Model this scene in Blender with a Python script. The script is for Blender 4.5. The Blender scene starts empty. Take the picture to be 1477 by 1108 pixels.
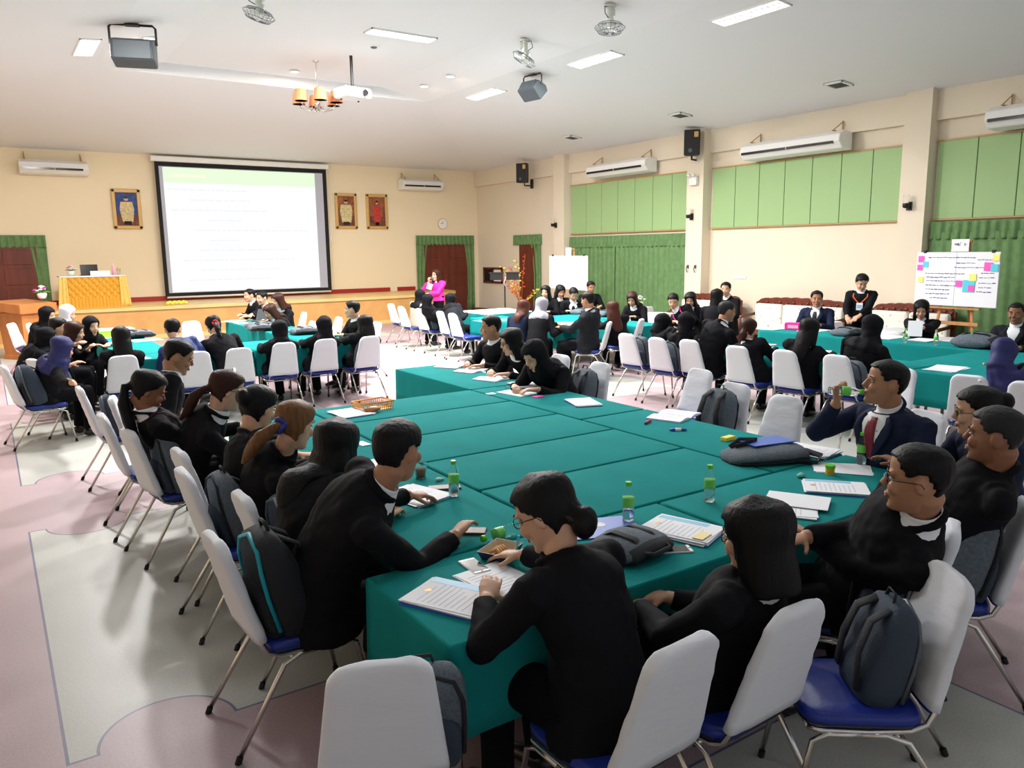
import bpy, math, random
from mathutils import Vector, Matrix, noise
random.seed(7)
V = Vector
SC = bpy.context.scene
COL = SC.collection
PI = math.pi

# ---------------------------------------------------------------- camera
YAW, PITCH, ROLL, FPX, CAMH = 0.588353, 0.168728, -0.01262, 1124.18, 1.95
FW = V((math.sin(YAW) * math.cos(PITCH), math.cos(YAW) * math.cos(PITCH), -math.sin(PITCH)))
_r = V((math.cos(YAW), -math.sin(YAW), 0)); _u = _r.cross(FW)
RT = _r * math.cos(ROLL) + _u * math.sin(ROLL)
UP = -_r * math.sin(ROLL) + _u * math.cos(ROLL)
cam = bpy.data.objects.new('camera', bpy.data.cameras.new('camera'))
COL.objects.link(cam)
cam.matrix_world = Matrix(((RT.x, UP.x, -FW.x, 0), (RT.y, UP.y, -FW.y, 0), (RT.z, UP.z, -FW.z, CAMH), (0, 0, 0, 1)))
cam.data.sensor_width = 36; cam.data.lens = FPX / 1477 * 36; cam.data.clip_start = .05
SC.camera = cam
# ---------------------------------------------------------------- light
world = bpy.data.worlds.new('world'); SC.world = world; world.use_nodes = True
world.node_tree.nodes['Background'].inputs[0].default_value = (.72, .82, 1, 1)
world.node_tree.nodes['Background'].inputs[1].default_value = .68
SC.view_settings.view_transform = 'Standard'; SC.view_settings.look = 'None'
SC.view_settings.gamma = 1; SC.view_settings.exposure = 0.13
SC.view_settings.use_curve_mapping = False
LAMP = 2.65
SR = CAMH / 2.2        # the hall was measured with the eye at 2.2; everything of it is scaled by this
SCALED = []
def measured(before):
    """bring hall pieces built since `before` to their real size"""
    for o in bpy.data.objects:
        if o.name not in before and o.parent is None and o.type != 'CAMERA':
            o.location = o.location * SR; o.scale = o.scale * SR
def names(): return set(o.name for o in bpy.data.objects)

def at(px, py, z, H=None):
    """the place at height z that the photograph shows at this spot"""
    d = FW + RT * ((px - 738.5) / FPX) - UP * ((py - 554) / FPX)
    t = (z - (H or CAMH)) / d.z
    return V((d.x * t, d.y * t, z))

# ---------------------------------------------------------------- materials
MATS = {}
def mat(name, col, rough=.6, metal=0, emit=0, bump=0, bscale=40, var=0, vscale=5, spec=.5, trans=0, stretch=None, coat=0, sheen=0, alpha=1, ecol=None, ior=1.45):
    if name in MATS: return MATS[name]
    m = bpy.data.materials.new(name); m.use_nodes = True
    nt = m.node_tree; b = nt.nodes['Principled BSDF']
    b.inputs['Base Color'].default_value = (*col, 1)
    b.inputs['Roughness'].default_value = rough
    b.inputs['Metallic'].default_value = metal
    b.inputs['Specular IOR Level'].default_value = spec
    b.inputs['Transmission Weight'].default_value = trans
    b.inputs['Coat Weight'].default_value = coat
    b.inputs['Sheen Weight'].default_value = sheen
    if emit:
        b.inputs['Emission Color'].default_value = (*(ecol or col), 1); b.inputs['Emission Strength'].default_value = emit
    if bump or var:
        tc = nt.nodes.new('ShaderNodeTexCoord'); src = tc.outputs['Object']
        if stretch:
            mp = nt.nodes.new('ShaderNodeMapping'); mp.inputs['Scale'].default_value = stretch
            nt.links.new(src, mp.inputs[0]); src = mp.outputs[0]
        if bump:
            n = nt.nodes.new('ShaderNodeTexNoise'); n.inputs['Scale'].default_value = bscale; n.inputs['Detail'].default_value = 4
            nt.links.new(src, n.inputs['Vector'])
            bp = nt.nodes.new('ShaderNodeBump'); bp.inputs['Strength'].default_value = bump; bp.inputs['Distance'].default_value = .01
            nt.links.new(n.outputs[0], bp.inputs['Height']); nt.links.new(bp.outputs[0], b.inputs['Normal'])
        if var:
            n = nt.nodes.new('ShaderNodeTexNoise'); n.inputs['Scale'].default_value = vscale; n.inputs['Detail'].default_value = 5
            nt.links.new(src, n.inputs['Vector'])
            r = nt.nodes.new('ShaderNodeMapRange'); r.inputs[1].default_value = .3; r.inputs[2].default_value = .7
            r.inputs[3].default_value = 1 - var; r.inputs[4].default_value = 1 + var
            nt.links.new(n.outputs[0], r.inputs[0])
            mx = nt.nodes.new('ShaderNodeMix'); mx.data_type = 'RGBA'; mx.blend_type = 'MULTIPLY'
            mx.inputs['Factor'].default_value = 1; mx.inputs['A'].default_value = (*col, 1)
            nt.links.new(r.outputs[0], mx.inputs['B']); nt.links.new(mx.outputs['Result'], b.inputs['Base Color'])
    b.inputs['IOR'].default_value = ior
    MATS[name] = m
    return m

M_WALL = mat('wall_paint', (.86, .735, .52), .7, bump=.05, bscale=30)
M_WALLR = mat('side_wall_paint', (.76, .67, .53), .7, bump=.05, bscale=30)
M_CEIL = mat('ceiling_paint', (.80, .81, .83), .8)
M_GREENP = mat('green_panel', (.32, .48, .22), .6, bump=.05)
M_CURT = mat('green_curtain', (.12, .23, .085), .75, bump=.2, bscale=90, var=.15, vscale=8)
M_GCLOTH = mat('green_tablecloth', (.009, .225, .22), .9, spec=.08, bump=.12, bscale=160, var=.08, vscale=3)
M_WHITE = mat('white_plastic', (.82, .82, .80), .4)
M_COVER = mat('white_chair_cover', (.74, .76, .81), .85, bump=.35, bscale=7, stretch=(1, 1, 3))
M_BLUEV = mat('blue_vinyl', (.012, .03, .26), .35, bump=.1, bscale=30)
M_CHROME = mat('chrome', (.62, .60, .57), .22, 1)
M_BLACKP = mat('black_plastic', (.012, .012, .013), .5)
M_RUBBER = mat('black_rubber', (.01, .01, .01), .8)
M_DARKW = mat('dark_red_wood', (.13, .025, .012), .4, var=.3, vscale=6, stretch=(1, 1, .15))
M_ORW = mat('orange_wood', (.50, .18, .05), .4, var=.15, vscale=5, stretch=(1, 1, .2))
M_STAGE = mat('stage_board', (.62, .33, .11), .4, var=.1, vscale=3)
M_STAGET = mat('stage_top', (.78, .52, .20), .35, var=.06, vscale=3)
M_STAGEL = mat('stage_lip', (.45, .26, .10), .4)
M_PLINTH = mat('red_skirting', (.35, .02, .015), .45)
M_GOLD = mat('gold_satin', (.72, .36, .03), .35, bump=.2, bscale=30)
M_YSAT = mat('yellow_satin', (.80, .58, .16), .35, bump=.2, bscale=20)
M_GILT = mat('gilt_frame', (.62, .40, .14), .4, .2, bump=.5, bscale=60)
M_PAPER = mat('paper', (.84, .85, .89), .7)
M_INK = mat('blue_ink', (.10, .12, .30), .7)
M_PINKINK = mat('pink_ink', (.70, .35, .45), .7)
M_BLUEC = mat('blue_card', (.02, .10, .50), .4)
M_LBLUE = mat('light_blue_print', (.25, .55, .80), .5)
M_GREYBAG = mat('grey_blue_canvas', (.10, .125, .15), .85, bump=.4, bscale=120, var=.25, vscale=90)
M_BLACKBAG = mat('black_canvas', (.012, .014, .018), .8, bump=.3, bscale=120)
M_NAVYBAG = mat('blue_black_canvas', (.03, .045, .07), .8, bump=.3, bscale=120)
M_TEAL = mat('teal_trim', (.0, .30, .36), .5)
M_LGREEN = mat('bright_green_plastic', (.12, .60, .03), .35)
M_LABEL = mat('green_label', (.16, .62, .10), .4)
M_CLEAR = mat('clear_plastic', (.97, .99, 1), .05, trans=.97, ior=1.08)
M_PINK = mat('magenta', (.85, .02, .32), .7)
M_ORANGE = mat('orange_fabric', (.80, .12, .02), .7)
M_YELLOW = mat('yellow_paper', (.90, .72, .08), .6)
M_CYAN = mat('cyan_paper', (.10, .62, .78), .6)
M_RED = mat('red_fabric', (.60, .01, .02), .7)
M_SCREEN = mat('screen_black', (.01, .01, .012), .15)
M_JBLACK = mat('black_suiting', (.0055, .0055, .0075), .8, bump=.25, bscale=9, spec=.15)
M_JCHAR = mat('charcoal_suiting', (.012, .014, .018), .8, bump=.25, bscale=9, spec=.15)
M_JNAVY = mat('navy_suiting', (.012, .018, .045), .8, bump=.25, bscale=9, spec=.15)
M_TROUS = mat('black_trousers', (.005, .005, .007), .85, bump=.2, bscale=12, spec=.1)
M_SHIRT = mat('white_shirt', (.82, .83, .86), .7, bump=.15, bscale=20)
M_SHOE = mat('black_leather', (.01, .01, .01), .35)
M_HAIRB = mat('black_hair', (.006, .0055, .006), .45, bump=.3, bscale=60, stretch=(3, 3, .5), spec=.18)
M_HAIRBR = mat('brown_hair', (.035, .012, .008), .45, bump=.3, bscale=60, stretch=(3, 3, .5), spec=.18)
M_HAIRRED = mat('reddish_hair', (.07, .022, .015), .45, bump=.3, bscale=60, stretch=(3, 3, .5), spec=.18)
M_HAIRBL = mat('light_brown_hair', (.16, .075, .03), .45, bump=.3, bscale=60, stretch=(3, 3, .5), spec=.18, var=.3, vscale=20)
M_HAIRG = mat('greying_hair', (.022, .022, .024), .45, bump=.3, bscale=60, stretch=(3, 3, .5), spec=.18)
M_HIJB = mat('black_scarf', (.005, .005, .007), .75, bump=.35, bscale=14, spec=.15)
M_HIJN = mat('navy_scarf', (.014, .017, .11), .65, bump=.35, bscale=14)
M_HIJG = mat('grey_scarf', (.30, .30, .36), .7, bump=.35, bscale=14)
M_HIJW = mat('white_scarf', (.75, .75, .80), .7, bump=.35, bscale=14)
def skin(name, c): return mat(name, c, .5, bump=.08, bscale=60, var=.06, vscale=12, spec=.4)
M_SK1 = skin('skin_light', (.62, .36, .24)); M_SK2 = skin('skin_tan', (.42, .21, .12)); M_SK3 = skin('skin_brown', (.27, .12, .065))
M_EYEW = mat('eye_white', (.50, .46, .44), .3); M_IRIS = mat('dark_iris', (.012, .008, .006), .2)
M_LIP = mat('lip', (.36, .13, .10), .45)
M_METALG = mat('grey_metal', (.10, .12, .14), .45, .3)
M_FLORAL = mat('cream_cushion', (.74, .71, .64), .8, bump=.2, bscale=20)
M_EASEL = mat('easel_wood', (.50, .24, .09), .5, var=.2, vscale=6)
M_SHADE = mat('orange_lampshade', (.70, .27, .12), .7)
M_WCLOTH = mat('white_cloth', (.72, .72, .75), .8, bump=.4, bscale=6)

# ---------------------------------------------------------------- mesh builder
class MB:
    def __init__(s): s.v = []; s.f = []; s.m = []; s.cur = 0
    def add(s, vs, fs, m=None):
        o = len(s.v); s.v += [V(p) for p in vs]
        for f in fs: s.f.append([i + o for i in f]); s.m.append(s.cur if m is None else m)
        return s
    def box(s, c, d, rot=None, m=None):
        c = V(c); h = V(d) / 2; vs = []
        for x in (-1, 1):
            for y in (-1, 1):
                for z in (-1, 1):
                    p = V((x * h.x, y * h.y, z * h.z)); vs.append(c + (rot @ p if rot else p))
        return s.add(vs, [(0, 1, 3, 2), (4, 6, 7, 5), (0, 4, 5, 1), (2, 3, 7, 6), (0, 2, 6, 4), (1, 5, 7, 3)], m)
    def span(s, x0, y0, z0, x1, y1, z1, m=None):
        return s.box(((x0 + x1) / 2, (y0 + y1) / 2, (z0 + z1) / 2), (abs(x1 - x0), abs(y1 - y0), abs(z1 - z0)), None, m)
    def loft(s, rings, cap=True, closed=True, m=None):
        n = len(rings[0]); vs = [p for r in rings for p in r]; fs = []
        for i in range(len(rings) - 1):
            for j in range(n if closed else n - 1):
                a = i * n + j; b = i * n + (j + 1) % n
                fs.append((a, b, b + n, a + n))
        if cap: fs.append(tuple(range(n))[::-1]); fs.append(tuple(range((len(rings) - 1) * n, len(rings) * n)))
        return s.add(vs, fs, m)
    def tube(s, pts, r, n=10, side=None, m=None, cap=True):
        pts = [V(p) for p in pts]; k = len(pts)
        if not isinstance(r, (list,)): r = [r] * k
        rings = []; u = None
        for i, p in enumerate(pts):
            t = (pts[min(i + 1, k - 1)] - pts[max(i - 1, 0)])
            t = t.normalized() if t.length > 1e-9 else V((0, 0, 1))
            if side is not None: u = V(side) - t * V(side).dot(t)
            elif u is None: u = t.orthogonal()
            else: u = u - t * u.dot(t)
            if u.length < 1e-6: u = t.orthogonal()
            u.normalize(); w = t.cross(u)
            a, b = r[i] if isinstance(r[i], tuple) else (r[i], r[i])
            rings.append([p + u * (a * math.cos(2 * PI * j / n)) + w * (b * math.sin(2 * PI * j / n)) for j in range(n)])
        return s.loft(rings, cap, m=m)
    def ell(s, c, r, rot=None, n=12, k=8, m=None):
        c = V(c); rings = []
        for i in range(k + 1):
            a = -PI / 2 + PI * (i + .15 if i == 0 else (i - .15 if i == k else i)) / k
            ring = []
            for j in range(n):
                p = V((r[0] * math.cos(a) * math.cos(2 * PI * j / n), r[1] * math.cos(a) * math.sin(2 * PI * j / n), r[2] * math.sin(a)))
                ring.append(c + (rot @ p if rot else p))
            rings.append(ring)
        return s.loft(rings, m=m)
    def cyl(s, c, r, h, n=20, r2=None, m=None):
        c = V(c); r2 = r if r2 is None else r2
        return s.loft([[c + V((rr * math.cos(2 * PI * j / n), rr * math.sin(2 * PI * j / n), z)) for j in range(n)] for rr, z in ((r, 0), (r2, h))], m=m)
    def lathe(s, c, prof, n=20, m=None):
        c = V(c)
        return s.loft([[c + V((r * math.cos(2 * PI * j / n), r * math.sin(2 * PI * j / n), z)) for j in range(n)] for r, z in prof], m=m)
    def xf(s, M):
        s.v = [M @ p for p in s.v]; return s
    def mesh(s, name, mats, smooth=True):
        me = bpy.data.meshes.new(name); me.from_pydata([tuple(p) for p in s.v], [], s.f)
        for m in (mats if isinstance(mats, (list, tuple)) else [mats]): me.materials.append(m)
        if len(me.materials) > 1: me.polygons.foreach_set('material_index', s.m)
        if smooth: me.polygons.foreach_set('use_smooth', [True] * len(me.polygons))
        me.update(); return me

def fixn(me):
    import bmesh
    b = bmesh.new(); b.from_mesh(me); bmesh.ops.recalc_face_normals(b, faces=b.faces); b.to_mesh(me); b.free(); return me

def link(name, data, parent=None, loc=None, rot=None):
    o = bpy.data.objects.new(name, data); COL.objects.link(o)
    if parent: o.parent = parent
    if loc is not None: o.location = loc
    if rot is not None: o.rotation_euler = rot
    return o
def obj(name, mb, m, parent=None, smooth=False, bevel=0, subd=0, auto=None):
    me = fixn(mb.mesh(name, m, smooth))
    o = link(name, me, parent)
    if bevel:
        md = o.modifiers.new('bevel', 'BEVEL'); md.width = bevel; md.segments = 2; md.limit_method = 'ANGLE'; md.angle_limit = .7
    if subd:
        md = o.modifiers.new('sub', 'SUBSURF'); md.levels = subd; md.render_levels = subd
    if smooth and auto:
        try: me.set_sharp_from_angle(angle=auto)
        except Exception: pass
    return o
def tag(o, label, cat, group=None):
    o['label'] = label; o['category'] = cat
    if group: o['group'] = group
    return o
def struct(name, mb, m, parent=None, **k):
    o = obj(name, mb, m, parent, **k)
    if not parent: o['kind'] = 'structure'
    return o
def thing(name, label, cat, loc=(0, 0, 0), rz=0, group=None):
    o = link(name, None, None, loc, (0, 0, rz)); o.empty_display_size = .1
    return tag(o, label, cat, group)
def dup(o, parent=None):
    c = o.copy(); COL.objects.link(c)
    if parent: c.parent = parent
    for ch in list(o.children): dup(ch, c)
    return c
def place(root, loc, rz, label, group=None):
    root.location = loc; root.rotation_euler = (0, 0, rz); root['label'] = label
    if group: root['group'] = group
    return root
WORK = bpy.data.scenes.new('workbench')
def remesh(mb, name, mats, voxel, smooth=3, fn=None):
    """merge overlapping closed shells into one continuous skin"""
    me = fixn(mb.mesh(name, mats)); o = bpy.data.objects.new('tmp', me); WORK.collection.objects.link(o)
    md = o.modifiers.new('r', 'REMESH'); md.mode = 'VOXEL'; md.voxel_size = voxel; md.use_smooth_shade = True
    if smooth:
        sm = o.modifiers.new('s', 'SMOOTH'); sm.iterations = smooth; sm.factor = .5
    WORK.view_layers[0].update(); dg = WORK.view_layers[0].depsgraph
    out = bpy.data.meshes.new_from_object(o.evaluated_get(dg)); out.name = name
    bpy.data.objects.remove(o); bpy.data.meshes.remove(me)
    if fn:
        n = len(out.vertices); co = [0.0] * (3 * n); no = [0.0] * (3 * n)
        out.vertices.foreach_get('co', co); out.vertices.foreach_get('normal', no); res = []
        for i in range(0, 3 * n, 3): res.extend(fn(V(co[i:i + 3]), V(no[i:i + 3])))
        out.vertices.foreach_set('co', res); out.update()
    return out
# ---------------------------------------------------------------- the hall
_b = names()
XR, YF, HC, XL, YB = 15.6, 25.6, 5.17, -4.4, -3.0
TX0, TX1, TY1, TZ = 2.2, 9.3, 17.5, 5.82

def floor_material():
    m = bpy.data.materials.new('hall_floor'); m.use_nodes = True; nt = m.node_tree; b = nt.nodes['Principled BSDF']
    N = nt.nodes.new; L = nt.links.new
    tc = N('ShaderNodeTexCoord'); sp = N('ShaderNodeSeparateXYZ'); L(tc.outputs['Object'], sp.inputs[0])
    def ma(op, a, b_=None, c=None):
        n = N('ShaderNodeMath'); n.operation = op
        for i, x in enumerate((a, b_, c)):
            if x is None: continue
            if isinstance(x, (int, float)): n.inputs[i].default_value = x
            else: L(x, n.inputs[i])
        return n.outputs[0]
    hx, hy = 1.9, 1.77
    def cell(s, off, per, h):   # signed distance from the panel centre
        return ma('ABSOLUTE', ma('SUBTRACT', ma('FLOORED_MODULO', ma('ADD', s, off), per), per / 2))
    ax = cell(sp.outputs[0], -.08 - 1.9 + 2.65, 5.3, hx)
    ay = cell(sp.outputs[1], -3.67 - 1.77 + 2.55, 5.1, hy)
    dbox = ma('MAXIMUM', ma('SUBTRACT', ax, hx), ma('SUBTRACT', ay, hy))
    # rounded bites at the corners
    cx_ = ma('SUBTRACT', ax, hx - .42); cy_ = ma('SUBTRACT', ay, hy)
    d1 = ma('SUBTRACT', .30, ma('SQRT', ma('ADD', ma('MULTIPLY', cx_, cx_), ma('MULTIPLY', cy_, cy_))))
    d = ma('MAXIMUM', dbox, d1)
    inside = ma('LESS_THAN', d, 0)
    line = ma('LESS_THAN', ma('ABSOLUTE', d), .007)
    n1 = N('ShaderNodeTexNoise'); n1.inputs['Scale'].default_value = 1.3; n1.inputs['Detail'].default_value = 5; L(tc.outputs['Object'], n1.inputs[0])
    n2 = N('ShaderNodeTexNoise'); n2.inputs['Scale'].default_value = 90; n2.inputs['Detail'].default_value = 3; L(tc.outputs['Object'], n2.inputs[0])
    def mix(f, a, c):
        n = N('ShaderNodeMix'); n.data_type = 'RGBA'
        if isinstance(f, float): n.inputs['Factor'].default_value = f
        else: L(f, n.inputs['Factor'])
        for k, x in (('A', a), ('B', c)):
            if isinstance(x, tuple): n.inputs[k].default_value = (*x, 1)
            else: L(x, n.inputs[k])
        return n.outputs['Result']
    cream = mix(n1.outputs[0], (.40, .405, .37), (.55, .55, .51))
    pink = mix(n1.outputs[0], (.38, .27, .29), (.52, .39, .42))
    base = mix(inside, pink, cream)
    base = mix(line, base, (.12, .12, .22))
    r = N('ShaderNodeMapRange'); L(n2.outputs[0], r.inputs[0]); r.inputs[1].default_value = .35; r.inputs[2].default_value = .65; r.inputs[3].default_value = .9; r.inputs[4].default_value = 1.06
    mx = N('ShaderNodeMix'); mx.data_type = 'RGBA'; mx.blend_type = 'MULTIPLY'; mx.inputs['Factor'].default_value = 1
    L(base, mx.inputs['A']); L(r.outputs[0], mx.inputs['B']); L(mx.outputs['Result'], b.inputs['Base Color'])
    rr = N('ShaderNodeMapRange'); L(n1.outputs[0], rr.inputs[0]); rr.inputs[3].default_value = .33; rr.inputs[4].default_value = .5
    L(rr.outputs[0], b.inputs['Roughness']); b.inputs['Specular IOR Level'].default_value = .5
    return m
struct('floor', MB().span(XL, YB, -.1, XR, YF, 0), floor_material())
struct('wall_front', MB().span(XL, YF, 0, XR + .3, YF + .2, HC + .1), M_WALL)
struct('wall_left', MB().span(XL - .2, YB, 0, XL, YF + .2, HC + .1), M_WALL)
# right wall with beam band
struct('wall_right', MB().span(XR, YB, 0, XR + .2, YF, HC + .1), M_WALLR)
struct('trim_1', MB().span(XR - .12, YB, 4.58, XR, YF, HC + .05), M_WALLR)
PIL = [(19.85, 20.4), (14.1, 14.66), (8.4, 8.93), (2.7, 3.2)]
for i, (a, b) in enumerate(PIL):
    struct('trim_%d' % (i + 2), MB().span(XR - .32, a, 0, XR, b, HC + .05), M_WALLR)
struct('wall_back', MB().span(XL, YB - .2, 0, XR, YB, .9).span(XL, YB - .2, 3.4, XR, YB, HC + .1), M_WALL)
# ceiling: four slopes, rim and raised tray
TY0 = 1.0
c = MB()
o8 = [(XL, YB, HC), (XR, YB, HC), (XR, YF, HC), (XL, YF, HC)]
i8 = [(TX0, TY0, TZ), (TX1, TY0, TZ), (TX1, TY1, TZ), (TX0, TY1, TZ)]
t8 = [(TX0 + 1.2, TY0 + 1.2, 6.03), (TX1 - 1.2, TY0 + 1.2, 6.03), (TX1 - 1.2, TY1, 6.03), (TX0 + 1.2, TY1, 6.03)]
c.add(o8 + i8 + t8, [(0, 1, 5, 4), (1, 2, 6, 5), (2, 3, 7, 6), (3, 0, 4, 7), (4, 5, 9, 8), (5, 6, 10, 9), (6, 7, 11, 10), (7, 4, 8, 11), (8, 9, 10, 11)])
ce = link('ceiling', c.mesh('ceiling', M_CEIL, False)); ce['kind'] = 'structure'
md = ce.modifiers.new('thick', 'SOLIDIFY'); md.thickness = .08; md.offset = 0
def ceil_z(x, y):
    if TX0 < x < TX1 and TY0 < y < TY1: return TZ - .045 + .21 * min(1, (x - TX0) / 1.2, (TX1 - x) / 1.2, (y - TY0) / 1.2)
    zs = [TZ]
    if x > TX1: zs.append(HC + (XR - x) / (XR - TX1) * (TZ - HC))
    if x < TX0: zs.append(HC + (x - XL) / (TX0 - XL) * (TZ - HC))
    if y > TY1: zs.append(HC + (YF - y) / (YF - TY1) * (TZ - HC))
    return min(zs) - .045
# red skirting along the stage wall
struct('baseboard_front', MB().span(1.2, YF - .05, .85, 11.9, YF, .99).span(12.2, YF - .05, .85, 12.9, YF, .99), M_PLINTH)
struct('baseboard_right', MB().span(XR - .34, 20.4, 0, XR, YF, .1).span(XR - .03, 2, 0, XR, 8.4, .1).span(XR - .03, 8.93, 0, XR, 14.1, .1), M_DARKW)

# stage
def stage_outline(off=0):
    pts = [(-1.6 - off, 22.9 - off), (10.2, 22.75 - off)]
    for i in range(1, 9):
        a = PI / 2 * i / 8; pts.append((10.2 + (3.7 + off) * math.sin(a), 24.75 - (2.0 + off) * math.cos(a)))
    pts += [(13.9 + off, YF - .06), (-1.6 - off, YF - .06)]
    return pts
def prism(mb, pts, z0, z1, m=None):
    n = len(pts)
    return mb.add([(x, y, z0) for x, y in pts] + [(x, y, z1) for x, y in pts],
                  [tuple(range(n))[::-1], tuple(range(n, 2 * n))] + [(i, (i + 1) % n, n + (i + 1) % n, n + i) for i in range(n)], m)
st = thing('stage', 'low wooden stage with curved right end below the projection screen', 'stage')
obj('stage_front', prism(MB(), stage_outline(0), 0.1, .74), M_STAGE, st)
obj('stage_floor', prism(MB(), stage_outline(.05), .77, .85), M_STAGET, st)
obj('stage_lip', prism(MB(), stage_outline(.02), .74, .77), M_STAGEL, st)
obj('stage_plinth', prism(MB(), stage_outline(.06), 0, .1), M_STAGET, st)

# green wall panels (the seams are joints in each run)
def panels(name, n, y0, y1, k, lab):
    t = thing(name, lab, 'wall panel')
    w = (y1 - y0) / k
    for i in range(k):
        obj('panel', MB().span(XR - .06, y0 + i * w + .008, 2.72, XR - .005, y0 + (i + 1) * w - .008, 4.18), M_GREENP, t, bevel=.006)
    obj('panel_frame', MB().span(XR - .07, y0 - .03, 2.69, XR - .005, y1 + .03, 2.72).span(XR - .07, y0 - .03, 4.18, XR - .005, y1 + .03, 4.21), M_STAGEL, t)
panels('wall_panel', 1, 14.72, 19.8, 7, 'pale green panel run on right wall above the curtains beside the left flip chart')
panels('wall_panel', 2, 8.98, 14.02, 7, 'green panel run on right wall between pillars above the bare wall and sofas')
panels('wall_panel', 3, 3.25, 8.35, 7, 'green panel run on right wall at the right edge above the second curtain')

# curtains
def wavy(mb, p0, p1, z0, z1, amp, waves, nrm, top=1.0, narrow=None, seg=8):
    p0 = V(p0); p1 = V(p1); d = p1 - p0; n = max(8, int(waves * seg)); nrm = V(nrm); rings = []
    for k in range(9):
        fz = k / 8; z = z1 + (z0 - z1) * fz; row = []
        for i in range(n + 1):
            t = i / n; tt = t
            if narrow: tt = narrow(t, fz)
            w = amp * (.6 + .4 * fz) * math.sin(2 * PI * waves * t + .6 * math.sin(3 * t + fz)) + amp * .3 * math.sin(2 * PI * waves * .37 * t)
            q = p0 + d * tt + nrm * (w + amp * 1.3); row.append(V((q.x, q.y, z)))
        rings.append(row)
    back = [[p + nrm * -.012 for p in r] for r in rings]
    n1 = n + 1; vs = [p for r in rings for p in r] + [p for r in back for p in r]; fs = []; o = 9 * n1
    for a in range(8):
        for b in range(n):
            i = a * n1 + b; fs += [(i, i + 1, i + 1 + n1, i + n1), (o + i, o + i + n1, o + i + n1 + 1, o + i + 1)]
    for b in range(n): fs += [(b, o + b, o + b + 1, b + 1), (8 * n1 + b, 8 * n1 + b + 1, o + 8 * n1 + b + 1, o + 8 * n1 + b)]
    for a in range(8):
        for b in (0, n): fs.append((a * n1 + b, a * n1 + n1 + b, o + a * n1 + n1 + b, o + a * n1 + b))
    return mb.add(vs, fs)
def curtain(lab, p0, p1, zt, nrm, pieces, zb=.05, waves=9):
    t = thing('curtain', lab, 'curtain'); L_ = (V(p1) - V(p0)).length
    obj('valance', wavy(MB(), p0, p1, zt - .34, zt, .03, L_ * 6, nrm), M_CURT, t, smooth=True)
    for (a, b, nar) in pieces:
        q0 = V(p0).lerp(V(p1), a); q1 = V(p0).lerp(V(p1), b)
        obj('drape', wavy(MB(), q0, q1, zb, zt - .2, .035, max(2, (q1 - q0).length * 5), V(nrm) * .6, narrow=nar), M_CURT, t, smooth=True)
gl = lambda t, f: t * (1 - .35 * math.sin(min(1, f * 1.1) * PI * .8))
gr = lambda t, f: 1 - (1 - t) * (1 - .35 * math.sin(min(1, f * 1.1) * PI * .8))
curtain('wide green curtain with ruffled valance behind the left flip chart', (XR - .1, 19.8, 0), (XR - .1, 14.72, 0), 2.62, (-1, 0, 0), [(0, .42, None), (.43, 1, None)], 0.05)
curtain('wide green curtain behind the flip chart with sticky notes at right', (XR - .1, 8.36, 0), (XR - .1, 3.3, 0), 2.66, (-1, 0, 0), [(0, .4, None), (.41, 1, None)])
curtain('green tied curtain around the dark door behind the presenter in pink', (12.98, YF - .02, 0), (15.4, YF - .02, 0), 2.8, (0, -1, 0), [(0, .2, gl), (.82, 1, gr)])
curtain('green tied curtain over the dark door at the far left', (-.9, YF - .02, 0), (1.5, YF - .02, 0), 2.8, (0, -1, 0), [(.02, .2, gl), (.82, 1, gr)])
curtain('short green curtain over the narrow side door behind the autumn leaves', (XR - .02, 23.1, 0), (XR - .02, 21.45, 0), 2.75, (-1, 0, 0), [(.62, .98, gr)])
# doors
def door(n, mb_fn, axis):
    t = link('door_%d' % n, None); t['kind'] = 'structure'
    return t
def door_front(n, x0, x1):
    t = door(n, None, 0)
    obj('door_panel', MB().span(x0, YF - .05, 0, x1, YF - .01, 2.5), M_DARKW, t)
    mb = MB(); w = (x1 - x0) / 2
    for i in range(2):
        for z0, z1 in ((.15, .9), (1.0, 1.35), (1.45, 1.9), (2.0, 2.4)):
            mb.span(x0 + i * w + .12, YF - .07, z0, x0 + (i + 1) * w - .12, YF - .05, z1)
    obj('door_moulding', mb, M_DARKW, t, bevel=.01)
    obj('door_handle', MB().tube([(x0 + w - .08, YF - .06, 1.05), (x0 + w - .08, YF - .12, 1.05), (x0 + w - .08, YF - .12, 1.2), (x0 + w - .08, YF - .06, 1.2)], .012), M_CHROME, t)
door_front(1, 13.3, 15.1); door_front(2, -.6, 1.25)
t = link('door_3', None); t['kind'] = 'structure'
obj('door_panel', MB().span(XR - .05, 21.75, 0, XR - .01, 22.75, 2.45), M_DARKW, t)
obj('door_moulding', MB().span(XR - .07, 21.9, .15, XR - .05, 22.6, 1.0).span(XR - .07, 21.9, 1.15, XR - .05, 22.6, 2.3), M_DARKW, t, bevel=.01)
t = link('window_1', None); t['kind'] = 'structure'   # the small sliding hatch
obj('window_frame', MB().span(XR - .06, 23.85, 1.05, XR - .01, 25.15, 1.12).span(XR - .06, 23.85, 1.55, XR - .01, 25.15, 1.62).span(XR - .06, 23.85, 1.05, XR - .01, 23.93, 1.62).span(XR - .06, 25.07, 1.05, XR - .01, 25.15, 1.62).span(XR - .06, 24.45, 1.05, XR - .01, 24.52, 1.62), M_DARKW, t)
obj('window_pane', MB().span(XR - .03, 24.5, 1.1, XR - .02, 25.1, 1.58), M_SCREEN, t)
obj('window_hatch', MB().span(XR - .03, 23.92, 1.1, XR - .02, 24.47, 1.58), M_PAPER, t)

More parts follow.
